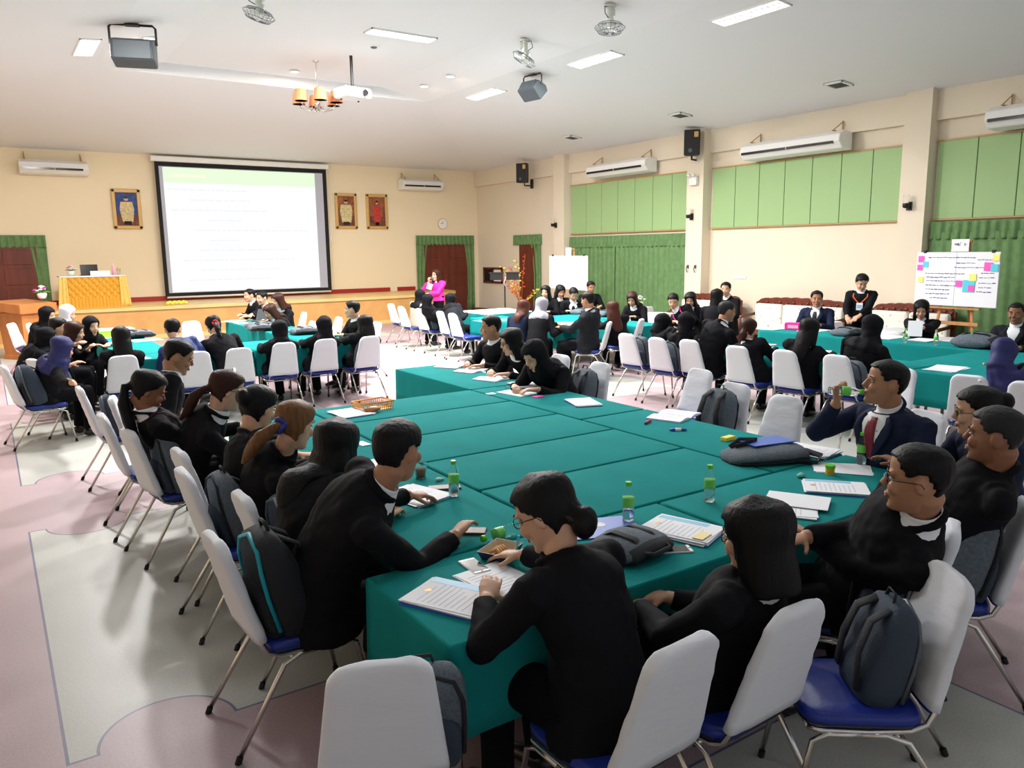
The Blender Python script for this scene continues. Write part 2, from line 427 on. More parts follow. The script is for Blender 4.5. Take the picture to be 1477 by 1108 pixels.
# ---------------------------------------------------------------- screen and stage wall
scr = thing('projection_screen', 'large white projection screen with black border glowing on the stage wall', 'projection screen')
def wb(mb, x0, z0, x1, z1, y0, y1, m=None): return mb.span(x0, y0, z0, x1, y1, z1, m)
obj('screen_housing', wb(MB(), 4.35, 4.93, 9.75, 5.08, YF - .3, YF - .12), M_WHITE, scr, bevel=.02)
obj('screen_fabric', wb(MB(), 4.45, .98, 9.68, 4.93, YF - .2, YF - .195), M_RUBBER, scr)
M_PROJ = mat('projected_slide', (.05, .05, .05), .9, emit=.93, ecol=(.93, .97, 1))
M_PROJG = mat('projected_green', (.05, .05, .05), .9, emit=.88, ecol=(.82, 1, .72))
M_PROJL = mat('projected_text', (.05, .05, .05), .9, emit=.88, ecol=(.88, .91, .97))
M_PROJS = mat('screen_margin', (.3, .3, .34), .8, emit=.5)
obj('screen_surface', wb(MB(), 4.56, 1.08, 9.55, 4.80, YF - .205, YF - .2), M_PROJS, scr)
obj('slide_page', wb(MB(), 4.66, 1.10, 9.28, 4.78, YF - .21, YF - .205), M_PROJ, scr)
obj('slide_header', wb(MB(), 4.66, 4.34, 9.28, 4.78, YF - .214, YF - .21), M_PROJG, scr)
random.seed(3)
for i, (a, b) in enumerate(((0, 2.3), (.6, 2.4), (.05, 2.9), (1.1, 2.1), (.7, 4.2), (1.1, 2.0), (.8, 3.5), (.3, 3.7), (.8, 3.2), (.4, 2.9))):
    mb = MB(); x = 4.75 + a; z = 4.12 - i * .3
    while x < 4.75 + b:
        w = random.uniform(.08, .3); mb.span(x, YF - .2125, z, min(x + w, 4.75 + b), YF - .21, z + .05); x += w + .04
    obj('slide_text', mb, M_PROJL, scr)
mb = MB(); x = 4.8
for w in (.1, .16, .12, .14, .1, .16, .12): mb.span(x, YF - .2165, 4.5, x + w, YF - .214, 4.6); x += w + .03
obj('slide_title', mb, mat('projected_title', (.05, .05, .05), .8, emit=.95, ecol=(1, .90, .68)), scr)
obj('screen_bar', MB().tube([(4.5, YF - .2, .95), (9.65, YF - .2, .95)], .03), M_WHITE, scr, smooth=True)
obj('pull_cord', MB().tube([(9.72, YF - .2, 4.9), (9.74, YF - .2, 2.8)], .008).cyl((9.74, YF - .2, 2.62), .02, .15), M_WHITE, scr)

def portrait(x0, z0, x1, z1, lab, sky, cloth, legs, wide):
    t = thing('framed_portrait', lab, 'picture')
    y = YF - .07
    f = MB()
    for (a, b, c_, d) in ((x0, z0, x1, z0 + .1), (x0, z1 - .1, x1, z1), (x0, z0, x0 + .1, z1), (x1 - .1, z0, x1, z1)): f.span(a, y, b, c_, YF - .005, d)
    obj('frame', f, M_GILT, t, bevel=.02)
    obj('backing', MB().span(x0 + .1, YF - .03, z0 + .1, x1 - .1, YF - .01, z1 - .1), sky, t)
    cx = (x0 + x1) / 2; h = z1 - z0; yy = YF - .034
    g = MB().cur
    obj('painted_floor', MB().span(x0 + .1, YF - .034, z0 + .1, x1 - .1, YF - .03, z0 + h * .36), mat('painted_brown', (.16, .05, .03), .6, var=.5, vscale=9), t)
    fig = MB()
    def flat(pts, m, off):
        fig.add([(cx + px_ * wide, yy - off - .003, z0 + h * pz_) for px_, pz_ in pts], [tuple(range(len(pts)))], m)
    flat([(-.13, .68), (.13, .68), (.16, .5), (.12, .18), (-.11, .18), (-.16, .5)], 0, .001)
    flat([(-.08, .2), (.08, .2), (.08, .11), (-.08, .11)], 1, .002)
    flat([(.05 * math.cos(a * PI / 5), .75 + .045 * math.sin(a * PI / 5)) for a in range(10)], 2, .002)
    flat([(.05 * math.cos(a * PI / 5), .79 + .03 * math.sin(a * PI / 5)) for a in range(10)], 1, .003)
    obj('painted_figure', fig, [cloth, legs, M_SK1], t)
M_SKYB = mat('painted_blue', (.03, .06, .22), .6, var=.4, vscale=7)
M_BRN = mat('painted_russet', (.28, .09, .04), .6, var=.5, vscale=8)
portrait(3.25, 2.98, 4.02, 4.12, 'gilt framed portrait with blue backdrop left of the screen', M_SKYB, mat('painted_cream', (.62, .50, .26), .6, var=.3, vscale=20), M_SCREEN, 1.2)
portrait(10.0, 3.02, 10.78, 4.2, 'gilt framed portrait of a pale gold robed figure nearest right of the screen', M_BRN, mat('painted_gold', (.62, .52, .27), .6, var=.3, vscale=20), M_BLACKP, 1.4)
portrait(11.12, 3.02, 11.92, 4.2, 'gilt framed portrait of a red dressed figure beside the right air conditioner', M_BRN, mat('painted_red', (.50, .04, .03), .6, var=.3, vscale=20), M_HAIRB, .9)
t = thing('wall_clock', 'round pale wall clock above the curtained door behind the presenter', 'clock')
R90 = Matrix.Rotation(PI / 2, 3, 'X')
def disc(c, r, h, n=28):   # disc facing -y
    m = MB().cyl((0, 0, 0), r, h, n); m.v = [V(c) + V((p.x, -p.z, p.y)) for p in m.v]; return m
obj('clock_rim', disc((14.1, YF - .001, 3.22), .2, .04), mat('clock_gold', (.7, .55, .3), .4), t, smooth=True, auto=.6)
obj('clock_face', disc((14.1, YF - .04, 3.22), .17, .006), M_PAPER, t)
obj('clock_hand', MB().box((14.1, YF - .05, 3.27), (.012, .004, .1)).box((14.06, YF - .05, 3.23), (.09, .004, .012)), M_BLACKP, t)

# air conditioners
def aircon(lab, c, rz, L_, sl=0):
    t = thing('air_conditioner', lab, 'air conditioner', c, rz)     # local: long axis x, front faces -y, back at y=0
    h = L_ / 2
    prof = [(0, 0), (0, .26), (-.35, .28), (-.52, .22), (-.56, .12), (-.4, .02)]
    b = MB(); b.loft([[V((x, y * .85, z * 1.4)) for y, z in prof] for x in (-h, h)])
    obj('housing', b, M_WHITE, t, bevel=.02)
    ang = math.atan2(.10, .16)
    obj('air_outlet', MB().box((-.04, -.462, .15), (L_ - .2, .03, .055)), M_SCREEN, t)
    obj('louvre', MB().box((-.04, -.474, .20), (L_ - .12, .012, .008)).box((0, -.474, .15), (.012, .02, .055)), M_WHITE, t)
    for x in (-h * .82, h * .82):
        obj('hanging_bracket', MB().tube([(x, -.02, .2), (x, -.02, .62)], .012).tube([(x, -.36, .40), (x, -.02, .6)], .01).box((x, -.19, .40), (.03, .38, .02)), M_STAGEL, t)
aircon('white air conditioner high on stage wall at far left', (1.88, YF - .02, 4.42), 0, 1.65)
aircon('white air conditioner high on stage wall right of the framed portraits', (13.15, YF - .02, 4.35), 0, 1.6)
aircon('long white air conditioner over the green panels between left flip chart and pillar', (XR - .13, 17.2, 4.28), -PI / 2, 2.5)
aircon('long white air conditioner over the middle green panels above the sofas', (XR - .13, 11.45, 4.22), -PI / 2, 2.6)
aircon('long white air conditioner at the right edge above the right green panels', (XR - .13, 6.0, 4.22), -PI / 2, 2.6)

# wall speakers
def speaker(lab, c, yaw):
    t = thing('wall_speaker', lab, 'speaker', c, yaw)
    obj('cabinet', MB().loft([[V((x * w, y, z)) for x, y in ((-1, -.12), (1, -.12), (.7, .14), (-.7, .14))] for z, w in ((0, .2), (.62, .2))]), M_BLACKP, t, bevel=.02)
    obj('badge', MB().box((.1, -.128, .5), (.1, .01, .13)), M_GILT, t)
    obj('tweeter', disc((-.04, -.12, .12), .05, .012), M_METALG, t)
    obj('bracket', MB().tube([(0, .1, .05), (0, .1, -.08), (.12, .3, -.08), (.15, .34, .0)], .025).box((.15, .35, -.02), (.1, .05, .3)), M_BLACKP, t)
speaker('black loudspeaker high on the pillar beside the middle air conditioner', (15.0, 14.25, 4.5), -PI / 2 + .75)
speaker('black loudspeaker high on the wall left of the first pillar', (15.05, 21.75, 4.42), -PI / 2 + .5)
def sconce(lab, y, z):
    t = thing('wall_lamp', lab, 'wall lamp')
    obj('mount', MB().span(XR - .36, y - .05, z - .08, XR - .32, y + .05, z + .08), M_BLACKP, t)
    obj('lamp_arm', MB().tube([(XR - .35, y, z), (XR - .5, y, z)], .045).tube([(XR - .46, y, z - .02), (XR - .46, y, z + .05)], .06), M_BLACKP, t, smooth=True)
    obj('lamp_shade', MB().tube([(XR - .46, y, z + .04), (XR - .46, y, z + .22)], .05), M_CLEAR, t, smooth=True)
sconce('small black wall lamp on the first pillar behind the left flip chart', 20.25, 3.0)
sconce('small black wall lamp on the middle pillar below the emergency light', 14.45, 3.02)
sconce('small black wall lamp on the right pillar beside the second curtain', 8.7, 2.98)
t = thing('emergency_light', 'white twin spot emergency light on the middle pillar under the loudspeaker', 'emergency light')
obj('box_body', MB().span(XR - .42, 14.25, 3.8, XR - .33, 14.5, 4.0), M_WHITE, t, bevel=.01)
obj('spot', MB().tube([(XR - .44, 14.3, 4.05), (XR - .5, 14.3, 4.03)], .045).tube([(XR - .44, 14.46, 4.05), (XR - .5, 14.46, 4.03)], .045), M_WHITE, t, smooth=True)
t = thing('wall_hook', 'pair of small grey brackets on the middle pillar at head height', 'wall bracket')
for y in (14.28, 14.54): obj('hook', MB().box((XR - .34, y, 1.75), (.04, .05, .08)).tube([(XR - .36, y, 1.76), (XR - .4, y, 1.7), (XR - .36, y, 1.6)], .012), M_METALG, t)
t = tag(obj('socket_plate', MB().span(XR - .02, 12.9, 1.46, XR, 13.35, 1.52), M_WHITE, bevel=.005), 'small white plate on the bare wall above the sofas', 'wall plate')

# ---------------------------------------------------------------- ceiling fittings
def area_light(name, loc, sx, sy, power, col=(1, .97, .93), parent=None, spread=None):
    ld = bpy.data.lights.new(name, 'AREA'); ld.shape = 'RECTANGLE'; ld.size = sx; ld.size_y = sy
    ld.energy = power * LAMP; ld.color = col
    o = link(name, ld, parent, loc); return o
M_TUBE = mat('lit_tube', (1, 1, 1), .5, emit=6, ecol=(.97, .97, 1))
M_LOUV = mat('glowing_louvre', (.9, .9, .92), .3, emit=1.2)  # emission stands in for tube light falling on the blades
def fixture(x, y, along, lab, power=60):
    z = ceil_z(x, y) + .012
    t = thing('ceiling_light', lab, 'ceiling light', (x, y, z), 0 if along == 'x' else PI / 2, 'fluorescent ceiling lights')
    # tilt with the slope
    th = math.atan((TZ - HC) / (XR - TX1)) if x > TX1 else -math.atan((TZ - HC) / (TX0 - XL)) if x < TX0 else 0
    t.rotation_euler = (Matrix.Rotation(th, 3, 'Y') @ Matrix.Rotation(0 if along == 'x' else PI / 2, 3, 'Z')).to_euler()
    f = MB()
    f.span(-.64, -.17, -.03, .64, -.15, .03).span(-.64, .15, -.03, .64, .17, .03).span(-.64, -.17, -.03, -.62, .17, .03).span(.62, -.17, -.03, .64, .17, .03).span(-.64, -.17, .01, .64, .17, .03)
    obj('frame', f, M_WHITE, t)
    for yy in (-.075, .075): obj('tube', MB().tube([(-.6, yy, -.005), (.6, yy, -.005)], .017), M_TUBE, t, smooth=True)
    obj('reflector', MB().span(-.62, -.15, .0, .62, .15, .008), M_TUBE, t)  # sheet glows by itself, in place of tube light bounced down
    lv = MB()
    for i in range(13): lv.box((-.6 + i * .1, 0, -.022), (.006, .3, .014))
    obj('louvre', lv, M_LOUV, t)
    area_light('fixture_light', (0, 0, -.045), 1.22, .28, power, (1, .97, .95), t)
fixture(6.55, 13.2, 'x', 'fluorescent ceiling light above the chandelier lying across the hall', 250)
fixture(9.85, 15.7, 'y', 'fluorescent ceiling light nearest the tray corner below the caged fans', 130)
fixture(9.9, 11.9, 'y', 'fluorescent ceiling light right of the hanging monitor speaker', 62)
fixture(10.0, 8.4, 'y', 'fluorescent ceiling light at the top edge over the right side', 22)
fixture(1.85, 15.8, 'y', 'square looking lit ceiling panel at left beside the grey monitor speaker', 150)
fixture(1.75, 12.1, 'y', 'fluorescent ceiling light cut by the top edge above the grey monitor speaker', 60)
# added, unseen area lamps in rows that brighten the hall; no fittings there
for (x, y, p) in ((10.0, 4.6, 9), (10.0, 1.2, 5), (1.75, 8.2, 14), (1.75, 4.2, 4), (1.75, .5, 2.5), (6.5, 9.4, 36), (6.5, 5.5, 16), (6.5, 1.5, 4)):
    area_light('row_light', (x, y, ceil_z(x, y) - .06), .28, 1.22, p, (.90, .95, 1) if y < 9 else (1, .96, .90))
def downlight(px, py, lab, power=7):
    p = at(px, py, 6.0, 2.2)
    for _ in range(3): p = at(px, py, ceil_z(p.x, min(p.y, TY1 - .15)), 2.2)
    p.y = min(p.y, TY1 - .15)
    t = thing('downlight', lab, 'downlight', (p.x, p.y, ceil_z(p.x, p.y) - .002), 0, 'round downlights in the ceiling tray')
    obj('ring', MB().lathe((0, 0, 0), [(.11, .005), (.11, -.012), (.085, -.012), (.085, .004)], 24), M_WHITE, t)
    obj('lens', MB().cyl((0, 0, -.006), .084, .005, 24), M_TUBE, t)
    ld = bpy.data.lights.new('spot_light', 'AREA'); ld.shape = 'DISK'; ld.size = .16; ld.energy = power * LAMP; ld.color = (1, .82, .6)
    link('spot_light', ld, t, (0, 0, -.02))
downlight(215, 55, 'small lit downlight at left beside the grey monitor speaker body')
downlight(195, 77, 'small lit downlight under the grey monitor speaker at left')
downlight(425, 103, 'small lit downlight at the left of the orange chandelier')
downlight(612, 125, 'lower left of the two small lit downlights right of the projector')
downlight(650, 111, 'upper right of the two small lit downlights right of the projector')
def vent(x, y, lab):
    z = ceil_z(x, y) - .015
    t = thing('ceiling_vent', lab, 'ceiling vent', (x, y, z)); t.rotation_euler = (0, math.atan((TZ - HC) / (XR - TX1)), 0)
    f = MB(); 
    for a in ((-.2, -.2, .2, -.16), (-.2, .16, .2, .2), (-.2, -.2, -.16, .2), (.16, -.2, .2, .2)): f.span(a[0], a[1], -.02, a[2], a[3], .01)
    obj('frame', f, M_WHITE, t)
    g = MB()
    for i in range(9): g.span(-.16, -.155 + i * .035, -.012, .16, -.14 + i * .035, .0)
    obj('slat', g, M_METALG, t)
vent(14.0, 9.55, 'square ceiling vent above the middle air conditioner'); vent(13.9, 13.6, 'square ceiling vent left of the loudspeaker on the middle pillar'); vent(13.9, 17.7, 'square ceiling vent near the first pillar, farthest of the three')

def fan(x, y, tilt, az, lab):
    z = ceil_z(x, y)
    t = thing('orbit_fan', lab, 'ceiling fan', (x, y, z), az, 'caged orbit fans on the ceiling')
    obj('mount', MB().cyl((0, 0, -.03), .09, .03).tube([(0, 0, 0), (0, 0, -.22)], .05).box((.05, 0, -.1), (.06, .09, .1)), mat('fan_ivory', (.62, .66, .60), .4), t, smooth=True, auto=.6)
    obj('cable', MB().tube([(0, .02, -.02), (-.12, .02, -.04), (-.14, 0, -.14), (-.04, 0, -.2)], .008), M_METALG, t, smooth=True)
    h = MB(); Rm = Matrix.Rotation(tilt, 3, 'Y'); c0 = V((0, 0, -.3))
    h.tube([c0 + Rm @ V((0, 0, .12)), c0 + Rm @ V((0, 0, -.02))], [.055, .07])
    obj('motor', h, MATS['fan_ivory'], t, smooth=True)
    g = MB(); R_ = .235
    for k in range(20):
        a = 2 * PI * k / 20; d = V((math.cos(a), math.sin(a), 0))
        g.tube([c0 + Rm @ (d * .04 + V((0, 0, .03))), c0 + Rm @ (d * R_ * .75 + V((0, 0, .02))), c0 + Rm @ (d * R_ + V((0, 0, -.03))), c0 + Rm @ (d * R_ * .75 + V((0, 0, -.10))), c0 + Rm @ (d * .03 + V((0, 0, -.12)))], .0028, 5)
    for rr, zz in ((R_, -.03), (R_ * .76, -.1), (R_ * .76, .02)):
        g.tube([c0 + Rm @ V((rr * math.cos(2 * PI * k / 24), rr * math.sin(2 * PI * k / 24), zz)) for k in range(25)], .004, 5)
    obj('cage', g, M_METALG, t, smooth=True)
    b = MB()
    for k in range(3):
        a = 2 * PI * k / 3; e = V((math.cos(a), math.sin(a), 0)); s = V((-math.sin(a), math.cos(a), .35))
        q = [e * .03 - s * .02, e * .19 - s * .06, e * .2 + s * .05, e * .03 + s * .03]
        b.add([c0 + Rm @ (p + V((0, 0, zz))) for zz in (-.04, -.048) for p in q], [(0, 1, 2, 3), (7, 6, 5, 4), (0, 4, 5, 1), (1, 5, 6, 2), (2, 6, 7, 3), (3, 7, 4, 0)])
    obj('blade', b, MATS['fan_ivory'], t)
for (px, py, tilt, az, lab) in ((880, 6, .05, .3, 'caged white orbit fan at the top centre right of the other fans'),
                                (757, 56, -.55, 2.4, 'caged white orbit fan hanging above the small grey monitor speaker'),
                                (372, -14, .3, -.5, 'caged white orbit fan at the top left over the chandelier')):
    p = at(px, py, 5.75, 2.2)
    for _ in range(3): p = at(px, py, ceil_z(p.x, p.y), 2.2)
    fan(p.x, p.y, tilt, az, lab)
def monitor(px, py, rz, tilt, s, lab):
    p = at(px, py, 5.75, 2.2)
    for _ in range(3): p = at(px, py, ceil_z(p.x, p.y), 2.2)
    t = thing('monitor_speaker', lab, 'speaker', (p.x, p.y, ceil_z(p.x, p.y)), rz); t.scale = (s, s, s)
    obj('yoke', MB().tube([(-.32, 0, -.3), (-.32, 0, -.06), (-.28, 0, -.02), (.28, 0, -.02), (.32, 0, -.06), (.32, 0, -.3)], .018).box((0, 0, -.02), (.2, .12, .03)), M_BLACKP, t)
    Rm = Matrix.Rotation(tilt, 3, 'X'); b = MB()
    prof = [(-.22, -.18), (.16, -.24), (.24, .12), (.1, .2), (-.2, .12)]
    b.loft([[V((x, 0, -.38)) + Rm @ V((0, y * k, z * k)) for y, z in prof] for x, k in ((-.3, .97), (.3, .97))])
    obj('cabinet', b, mat('grey_blue_metal', (.05, .065, .075), .5), t, bevel=.03)
    g = MB(); g.box(V((0, 0, -.38)) + Rm @ V((0, -.215, -.03)), (.52, .02, .26), Rm)
    obj('grille', g, MATS['grey_blue_metal'], t, bevel=.01)
monitor(190, 34, -.3, .0, 1.05, 'large grey monitor speaker hung from the ceiling at left')
monitor(768, 107, -1.4, -.6, .8, 'small tilted grey monitor speaker hung from the ceiling right of centre')
# chandelier
p = at(455, 86, 6.03, 2.2)
t = thing('chandelier', 'chandelier with orange fabric shades hanging from the ceiling tray', 'chandelier', (p.x, p.y, 6.03))
obj('canopy', MB().lathe((0, 0, -.06), [(.02, 0), (.07, .03), (.08, .06)]), M_CHROME, t, smooth=True)
obj('rod', MB().tube([(0, 0, -.05), (0, 0, -.75)], .01), M_CHROME, t)
obj('hub', MB().lathe((0, 0, -1.02), [(.01, 0), (.05, .04), (.03, .1), (.07, .16), (.03, .24), (.02, .3)]), M_CHROME, t, smooth=True)
cr = MB()
for k in range(14): cr.ell((.12 * math.cos(k * 1.3), .12 * math.sin(k * 1.3), -.9 - .05 * (k % 3)), (.02, .02, .03), n=6, k=4)
obj('crystal_drop', cr, M_CLEAR, t)
for k in range(6):
    a = 2 * PI * k / 6 + .3; e = V((math.cos(a), math.sin(a), 0))
    obj('arm', MB().tube([V((0, 0, -.9)), e * .18 + V((0, 0, -.98)), e * .36 + V((0, 0, -.92)), e * .4 + V((0, 0, -.82))], .01), M_CHROME, t, smooth=True)
    sh = obj('lamp_shade', MB().lathe(e * .4 + V((0, 0, -.84)), [(.13, 0), (.105, .22), (.10, .22), (.125, 0)], 20), M_SHADE, t, smooth=True, auto=.6)
    obj('bulb', MB().ell(e * .4 + V((0, 0, -.75)), (.03, .03, .04)), M_TUBE, sh)
# projector
p = at(506, 78, 6.03, 2.2)
t = thing('projector', 'white ceiling projector on black drop pole', 'projector', (p.x, p.y, 6.03), .2)
obj('drop_pole', MB().tube([(0, 0, 0), (0, 0, -.62)], .03).box((0, 0, -.01), (.16, .16, .02)), M_BLACKP, t)
obj('projector_body', MB().box((0, 0, -.74), (.62, .46, .2)), M_WHITE, t, bevel=.05)
obj('lens', disc((.12, -.23, -.74), .06, .05), M_SCREEN, t)
obj('foot', MB().cyl((-.2, .1, -.86), .02, .03).cyl((.2, .1, -.86), .02, .03), M_BLACKP, t)
p = at(539, 64, 6.03, 2.2)
t = thing('smoke_detector', 'small round ceiling detector below the cross lying fluorescent light', 'smoke detector', (p.x, p.y, 6.03))
obj('detector_base', MB().lathe((0, 0, -.05), [(.06, 0), (.13, .02), (.14, .05)]), M_WHITE, t, smooth=True)
obj('detector_grille', MB().lathe((0, 0, -.075), [(.03, 0), (.06, .012), (.06, .028)]), M_METALG, t)
measured(_b)
# ---------------------------------------------------------------- tables
ST = (CAMH - .73) / 1.45
TABLES = []
def table(x0, y0, x1, y1, lab, group, cover_lab, drop=.33, cm=None, rz=0):
    x0, y0, x1, y1 = x0 * ST, y0 * ST, x1 * ST, y1 * ST
    TABLES.append((x0 + .02, y0 + .02, x1 - .02, y1 - .02))
    t = thing('conference_table', lab, 'table', ((x0 + x1) / 2, (y0 + y1) / 2, 0), rz, group + ' frames')
    hx, hy = (x1 - x0) / 2 - .012, (y1 - y0) / 2 - .012
    obj('tabletop', MB().span(-hx + .01, -hy + .01, .695, hx - .01, hy - .01, .718), M_WHITE, t)
    for sx in (-1, 1):
        for sy in (-1, 1):
            lg = obj('leg', MB().tube([(sx * (hx - .06), sy * (hy - .07), .694), (sx * (hx - .06), sy * (hy - .07), .02)], .016), M_CHROME, t, smooth=True)
            obj('rubber_foot', MB().cyl((sx * (hx - .06), sy * (hy - .07), 0), .02, .03), M_RUBBER, lg)
    obj('apron', MB().span(-hx + .05, -hy + .06, .66, hx - .05, -hy + .08, .694).span(-hx + .05, hy - .08, .66, hx - .05, hy - .06, .694), M_CHROME, t)
    # cloth: flat top, soft edge, hanging skirt with shallow folds
    n = 0; rim = []
    def edge(p, q, k):
        for i in range(k): rim.append(V(p).lerp(V(q), i / k))
    kx = max(6, int((x1 - x0) / .05)); ky = max(6, int((y1 - y0) / .05))
    edge((-hx, -hy, 0), (hx, -hy, 0), kx); edge((hx, -hy, 0), (hx, hy, 0), ky); edge((hx, hy, 0), (-hx, hy, 0), kx); edge((-hx, hy, 0), (-hx, -hy, 0), ky)
    rings = []
    for z, out, sc in ((.724, 0, .985), (.7235, 0, .997), (.718, .002, 1), (.68, .003, 1), (.58, .006, 1), (.48, .009, 1), (.724 - drop, .011, 1)):
        row = []
        for i, p in enumerate(rim):
            d = V((p.x / hx if abs(abs(p.x) - hx) < 1e-6 else 0, p.y / hy if abs(abs(p.y) - hy) < 1e-6 else 0, 0))
            w = out * .45 * math.sin(i * .9 + x0) * math.sin(i * .31 + y0)
            row.append(V((p.x * (1 if sc == 1 else 1 - (1 - sc)), p.y * (1 if sc == 1 else 1 - (1 - sc)), z)) + d * (out * .5 + w))
        rings.append(row)
    m = MB(); m.loft(rings, cap=False); o = len(m.v); m.add([], [])
    m.f.append(list(range(len(rim)))[::-1]); m.m.append(0)
    me = fixn(m.mesh('tablecloth', cm or M_GCLOTH)); c_ = link('tablecloth', me, None, ((x0 + x1) / 2, (y0 + y1) / 2, .002), (0, 0, rz))
    md = c_.modifiers.new('thick', 'SOLIDIFY'); md.thickness = .003; md.offset = 1
    tag(c_, cover_lab, 'tablecloth', group + ' cloths')
    return t
G1 = 'near conference table block'
near = [(1.28, 2.37, 3.11, 3.16, 'front left, its corner nearest the camera'), (3.115, 2.37, 4.95, 3.16, 'front right, before the man with crossed arms'),
        (1.6, 3.165, 2.385, 5.0, 'left column, nearer half by the leaning man'), (1.6, 5.005, 2.385, 6.86, 'left column, farther half'),
        (2.39, 3.165, 4.175, 3.965, 'middle block, nearest row'), (2.39, 3.97, 4.175, 4.745, 'middle block, second row'), (2.39, 4.75, 4.175, 5.51, 'middle block, third row'),
        (2.39, 5.515, 4.175, 6.28, 'middle block, fourth row'), (2.39, 6.285, 4.175, 7.06, 'middle block, far row under the orange basket'),
        (4.18, 3.165, 4.95, 5.19, 'right column, nearest the drinking man'), (4.18, 5.195, 4.95, 7.06, 'right column, middle'), (4.18, 7.065, 4.95, 8.95, 'arm reaching toward the stage')]
for a in near: table(*a[:4], 'table frame of the near block, ' + a[4], G1, 'dark green cloth on near block, ' + a[4])
G2 = 'left rear table group'
for a in [(1.5, 12.0, 3.3, 12.7, 'front left before the straight haired woman'), (3.31, 12.0, 5.1, 12.7, 'front right before the hijab wearers'), (1.5, 12.71, 2.28, 14.3, 'left side, nearer'), (1.5, 14.31, 2.28, 16.1, 'left side, farther with green box'),
          (2.29, 12.71, 4.3, 13.4, 'inner front row'), (4.31, 12.71, 5.1, 14.3, 'right side, nearest'), (4.31, 14.31, 5.1, 16.1, 'right side, middle with grey bags'), (4.31, 16.11, 5.1, 17.9, 'right side, farthest under the laptop')]:
    table(*a[:4], 'table frame in the left rear group, ' + a[4], G2, 'green cloth in left rear group, ' + a[4])
G3 = 'centre rear table group'
for a in [(8.88, 11.6, 9.75, 13.2, 'nearest, beside the grey scarf woman'), (8.88, 13.21, 9.75, 15.0, 'left, under the blue banner'), (9.76, 12.6, 11.5, 13.4, 'cross row with blue papers'), (9.76, 13.41, 11.5, 14.2, 'back row before the writing pair')]:
    table(*a[:4], 'table frame in the centre rear group, ' + a[4], G3, 'green cloth in centre rear group, ' + a[4])
table(9.55, 15.4, 11.0, 16.8, 'table frame under white topper near the stage, left of the window hatch', 'stage side table', 'green cloth hanging under the white topper near the stage')
G4 = 'right rear table group'
for a in [(8.95, 3.2, 9.75, 5.0, 'near left, before the navy hijab'), (8.95, 5.01, 9.75, 6.8, 'left middle, before the black hijab'), (8.95, 6.81, 9.75, 8.6, 'left far, before the man in profile'),
          (9.76, 3.2, 11.4, 4.2, 'inner near row'), (9.76, 4.21, 11.4, 5.4, 'inner far row with white sheets'), (11.41, 3.2, 12.2, 5.2, 'far side, near the flip chart'), (11.41, 5.21, 12.2, 7.2, 'far side under the green bottles'), (11.41, 7.21, 12.2, 9.15, 'far side under the pink box')]:
    table(*a[:4], 'table frame in the right rear group, ' + a[4], G4, 'green cloth in right rear group, ' + a[4])
table(10.25, 11.0, 11.05, 12.55, 'table frame between centre and right groups before the pink scarf woman', 'back centre table', 'green cloth on the back table before the pink scarf woman')

# ---------------------------------------------------------------- chair (one of each, then copies)
def rounded(w0, w1, h, rc, n=7):
    """outline of the chair back, narrower and rounded at the top"""
    pts = [(-w0, 0), (w0, 0)]
    for i in range(n + 1):
        a = PI / 2 * i / n; pts.append((w1 - rc + rc * math.cos(a), h - rc + rc * math.sin(a)))
    for i in range(n + 1):
        a = PI / 2 + PI / 2 * i / n; pts.append((-w1 + rc + rc * math.cos(a), h - rc + rc * math.sin(a)))
    return pts
def back_slab(w0, w1, h, rc, th, wr=0, rings_=9):
    """cloth sleeve pulled over a chair back; local x right, y thickness, z up"""
    R = []; N = 22
    for k in range(rings_ + 6):
        if k <= rings_: z = (h - rc) * k / rings_
        else: z = h - rc + rc * math.sin(PI / 2 * (k - rings_) / 5.0)
        if z <= h - rc + 1e-6: w = w0 + (w1 - w0) * (z / (h - rc))
        else: w = w1 - rc + rc * math.cos(math.asin(min(1, (z - h + rc) / rc)))
        t = th * (1 if z < h - rc else .55 + .45 * math.cos(math.asin(min(1, (z - h + rc) / rc))))
        row = []
        for j in range(N):
            a = 2 * PI * j / N; ca, sa = math.cos(a), math.sin(a)
            x = w * (abs(ca) ** .35) * (1 if ca > 0 else -1); y = t * (abs(sa) ** .6) * (1 if sa > 0 else -1)
            if wr: 
                e = noise.noise(V((x * 5 + wr, y * 6, z * 16 + x * 10))) * .006 * (1 + 2.5 * max(0, (z - h * .65) / h))
                y += e * (1 if sa > 0 else -1); x *= 1 + e * .6
            row.append(V((x, y, z)))
        R.append(row)
    return R
def cover_mesh(seed):
    m = MB(); m.loft(back_slab(.215, .165, .475, .085, .03, seed))
    tilt = Matrix.Rotation(.27, 4, 'X')
    m.xf(Matrix.Translation((0, -.225, .50)) @ tilt)
    return fixn(m.mesh('back_cover', M_COVER))
COVERS = [cover_mesh(s) for s in (1.3, 5.1, 9.7)]
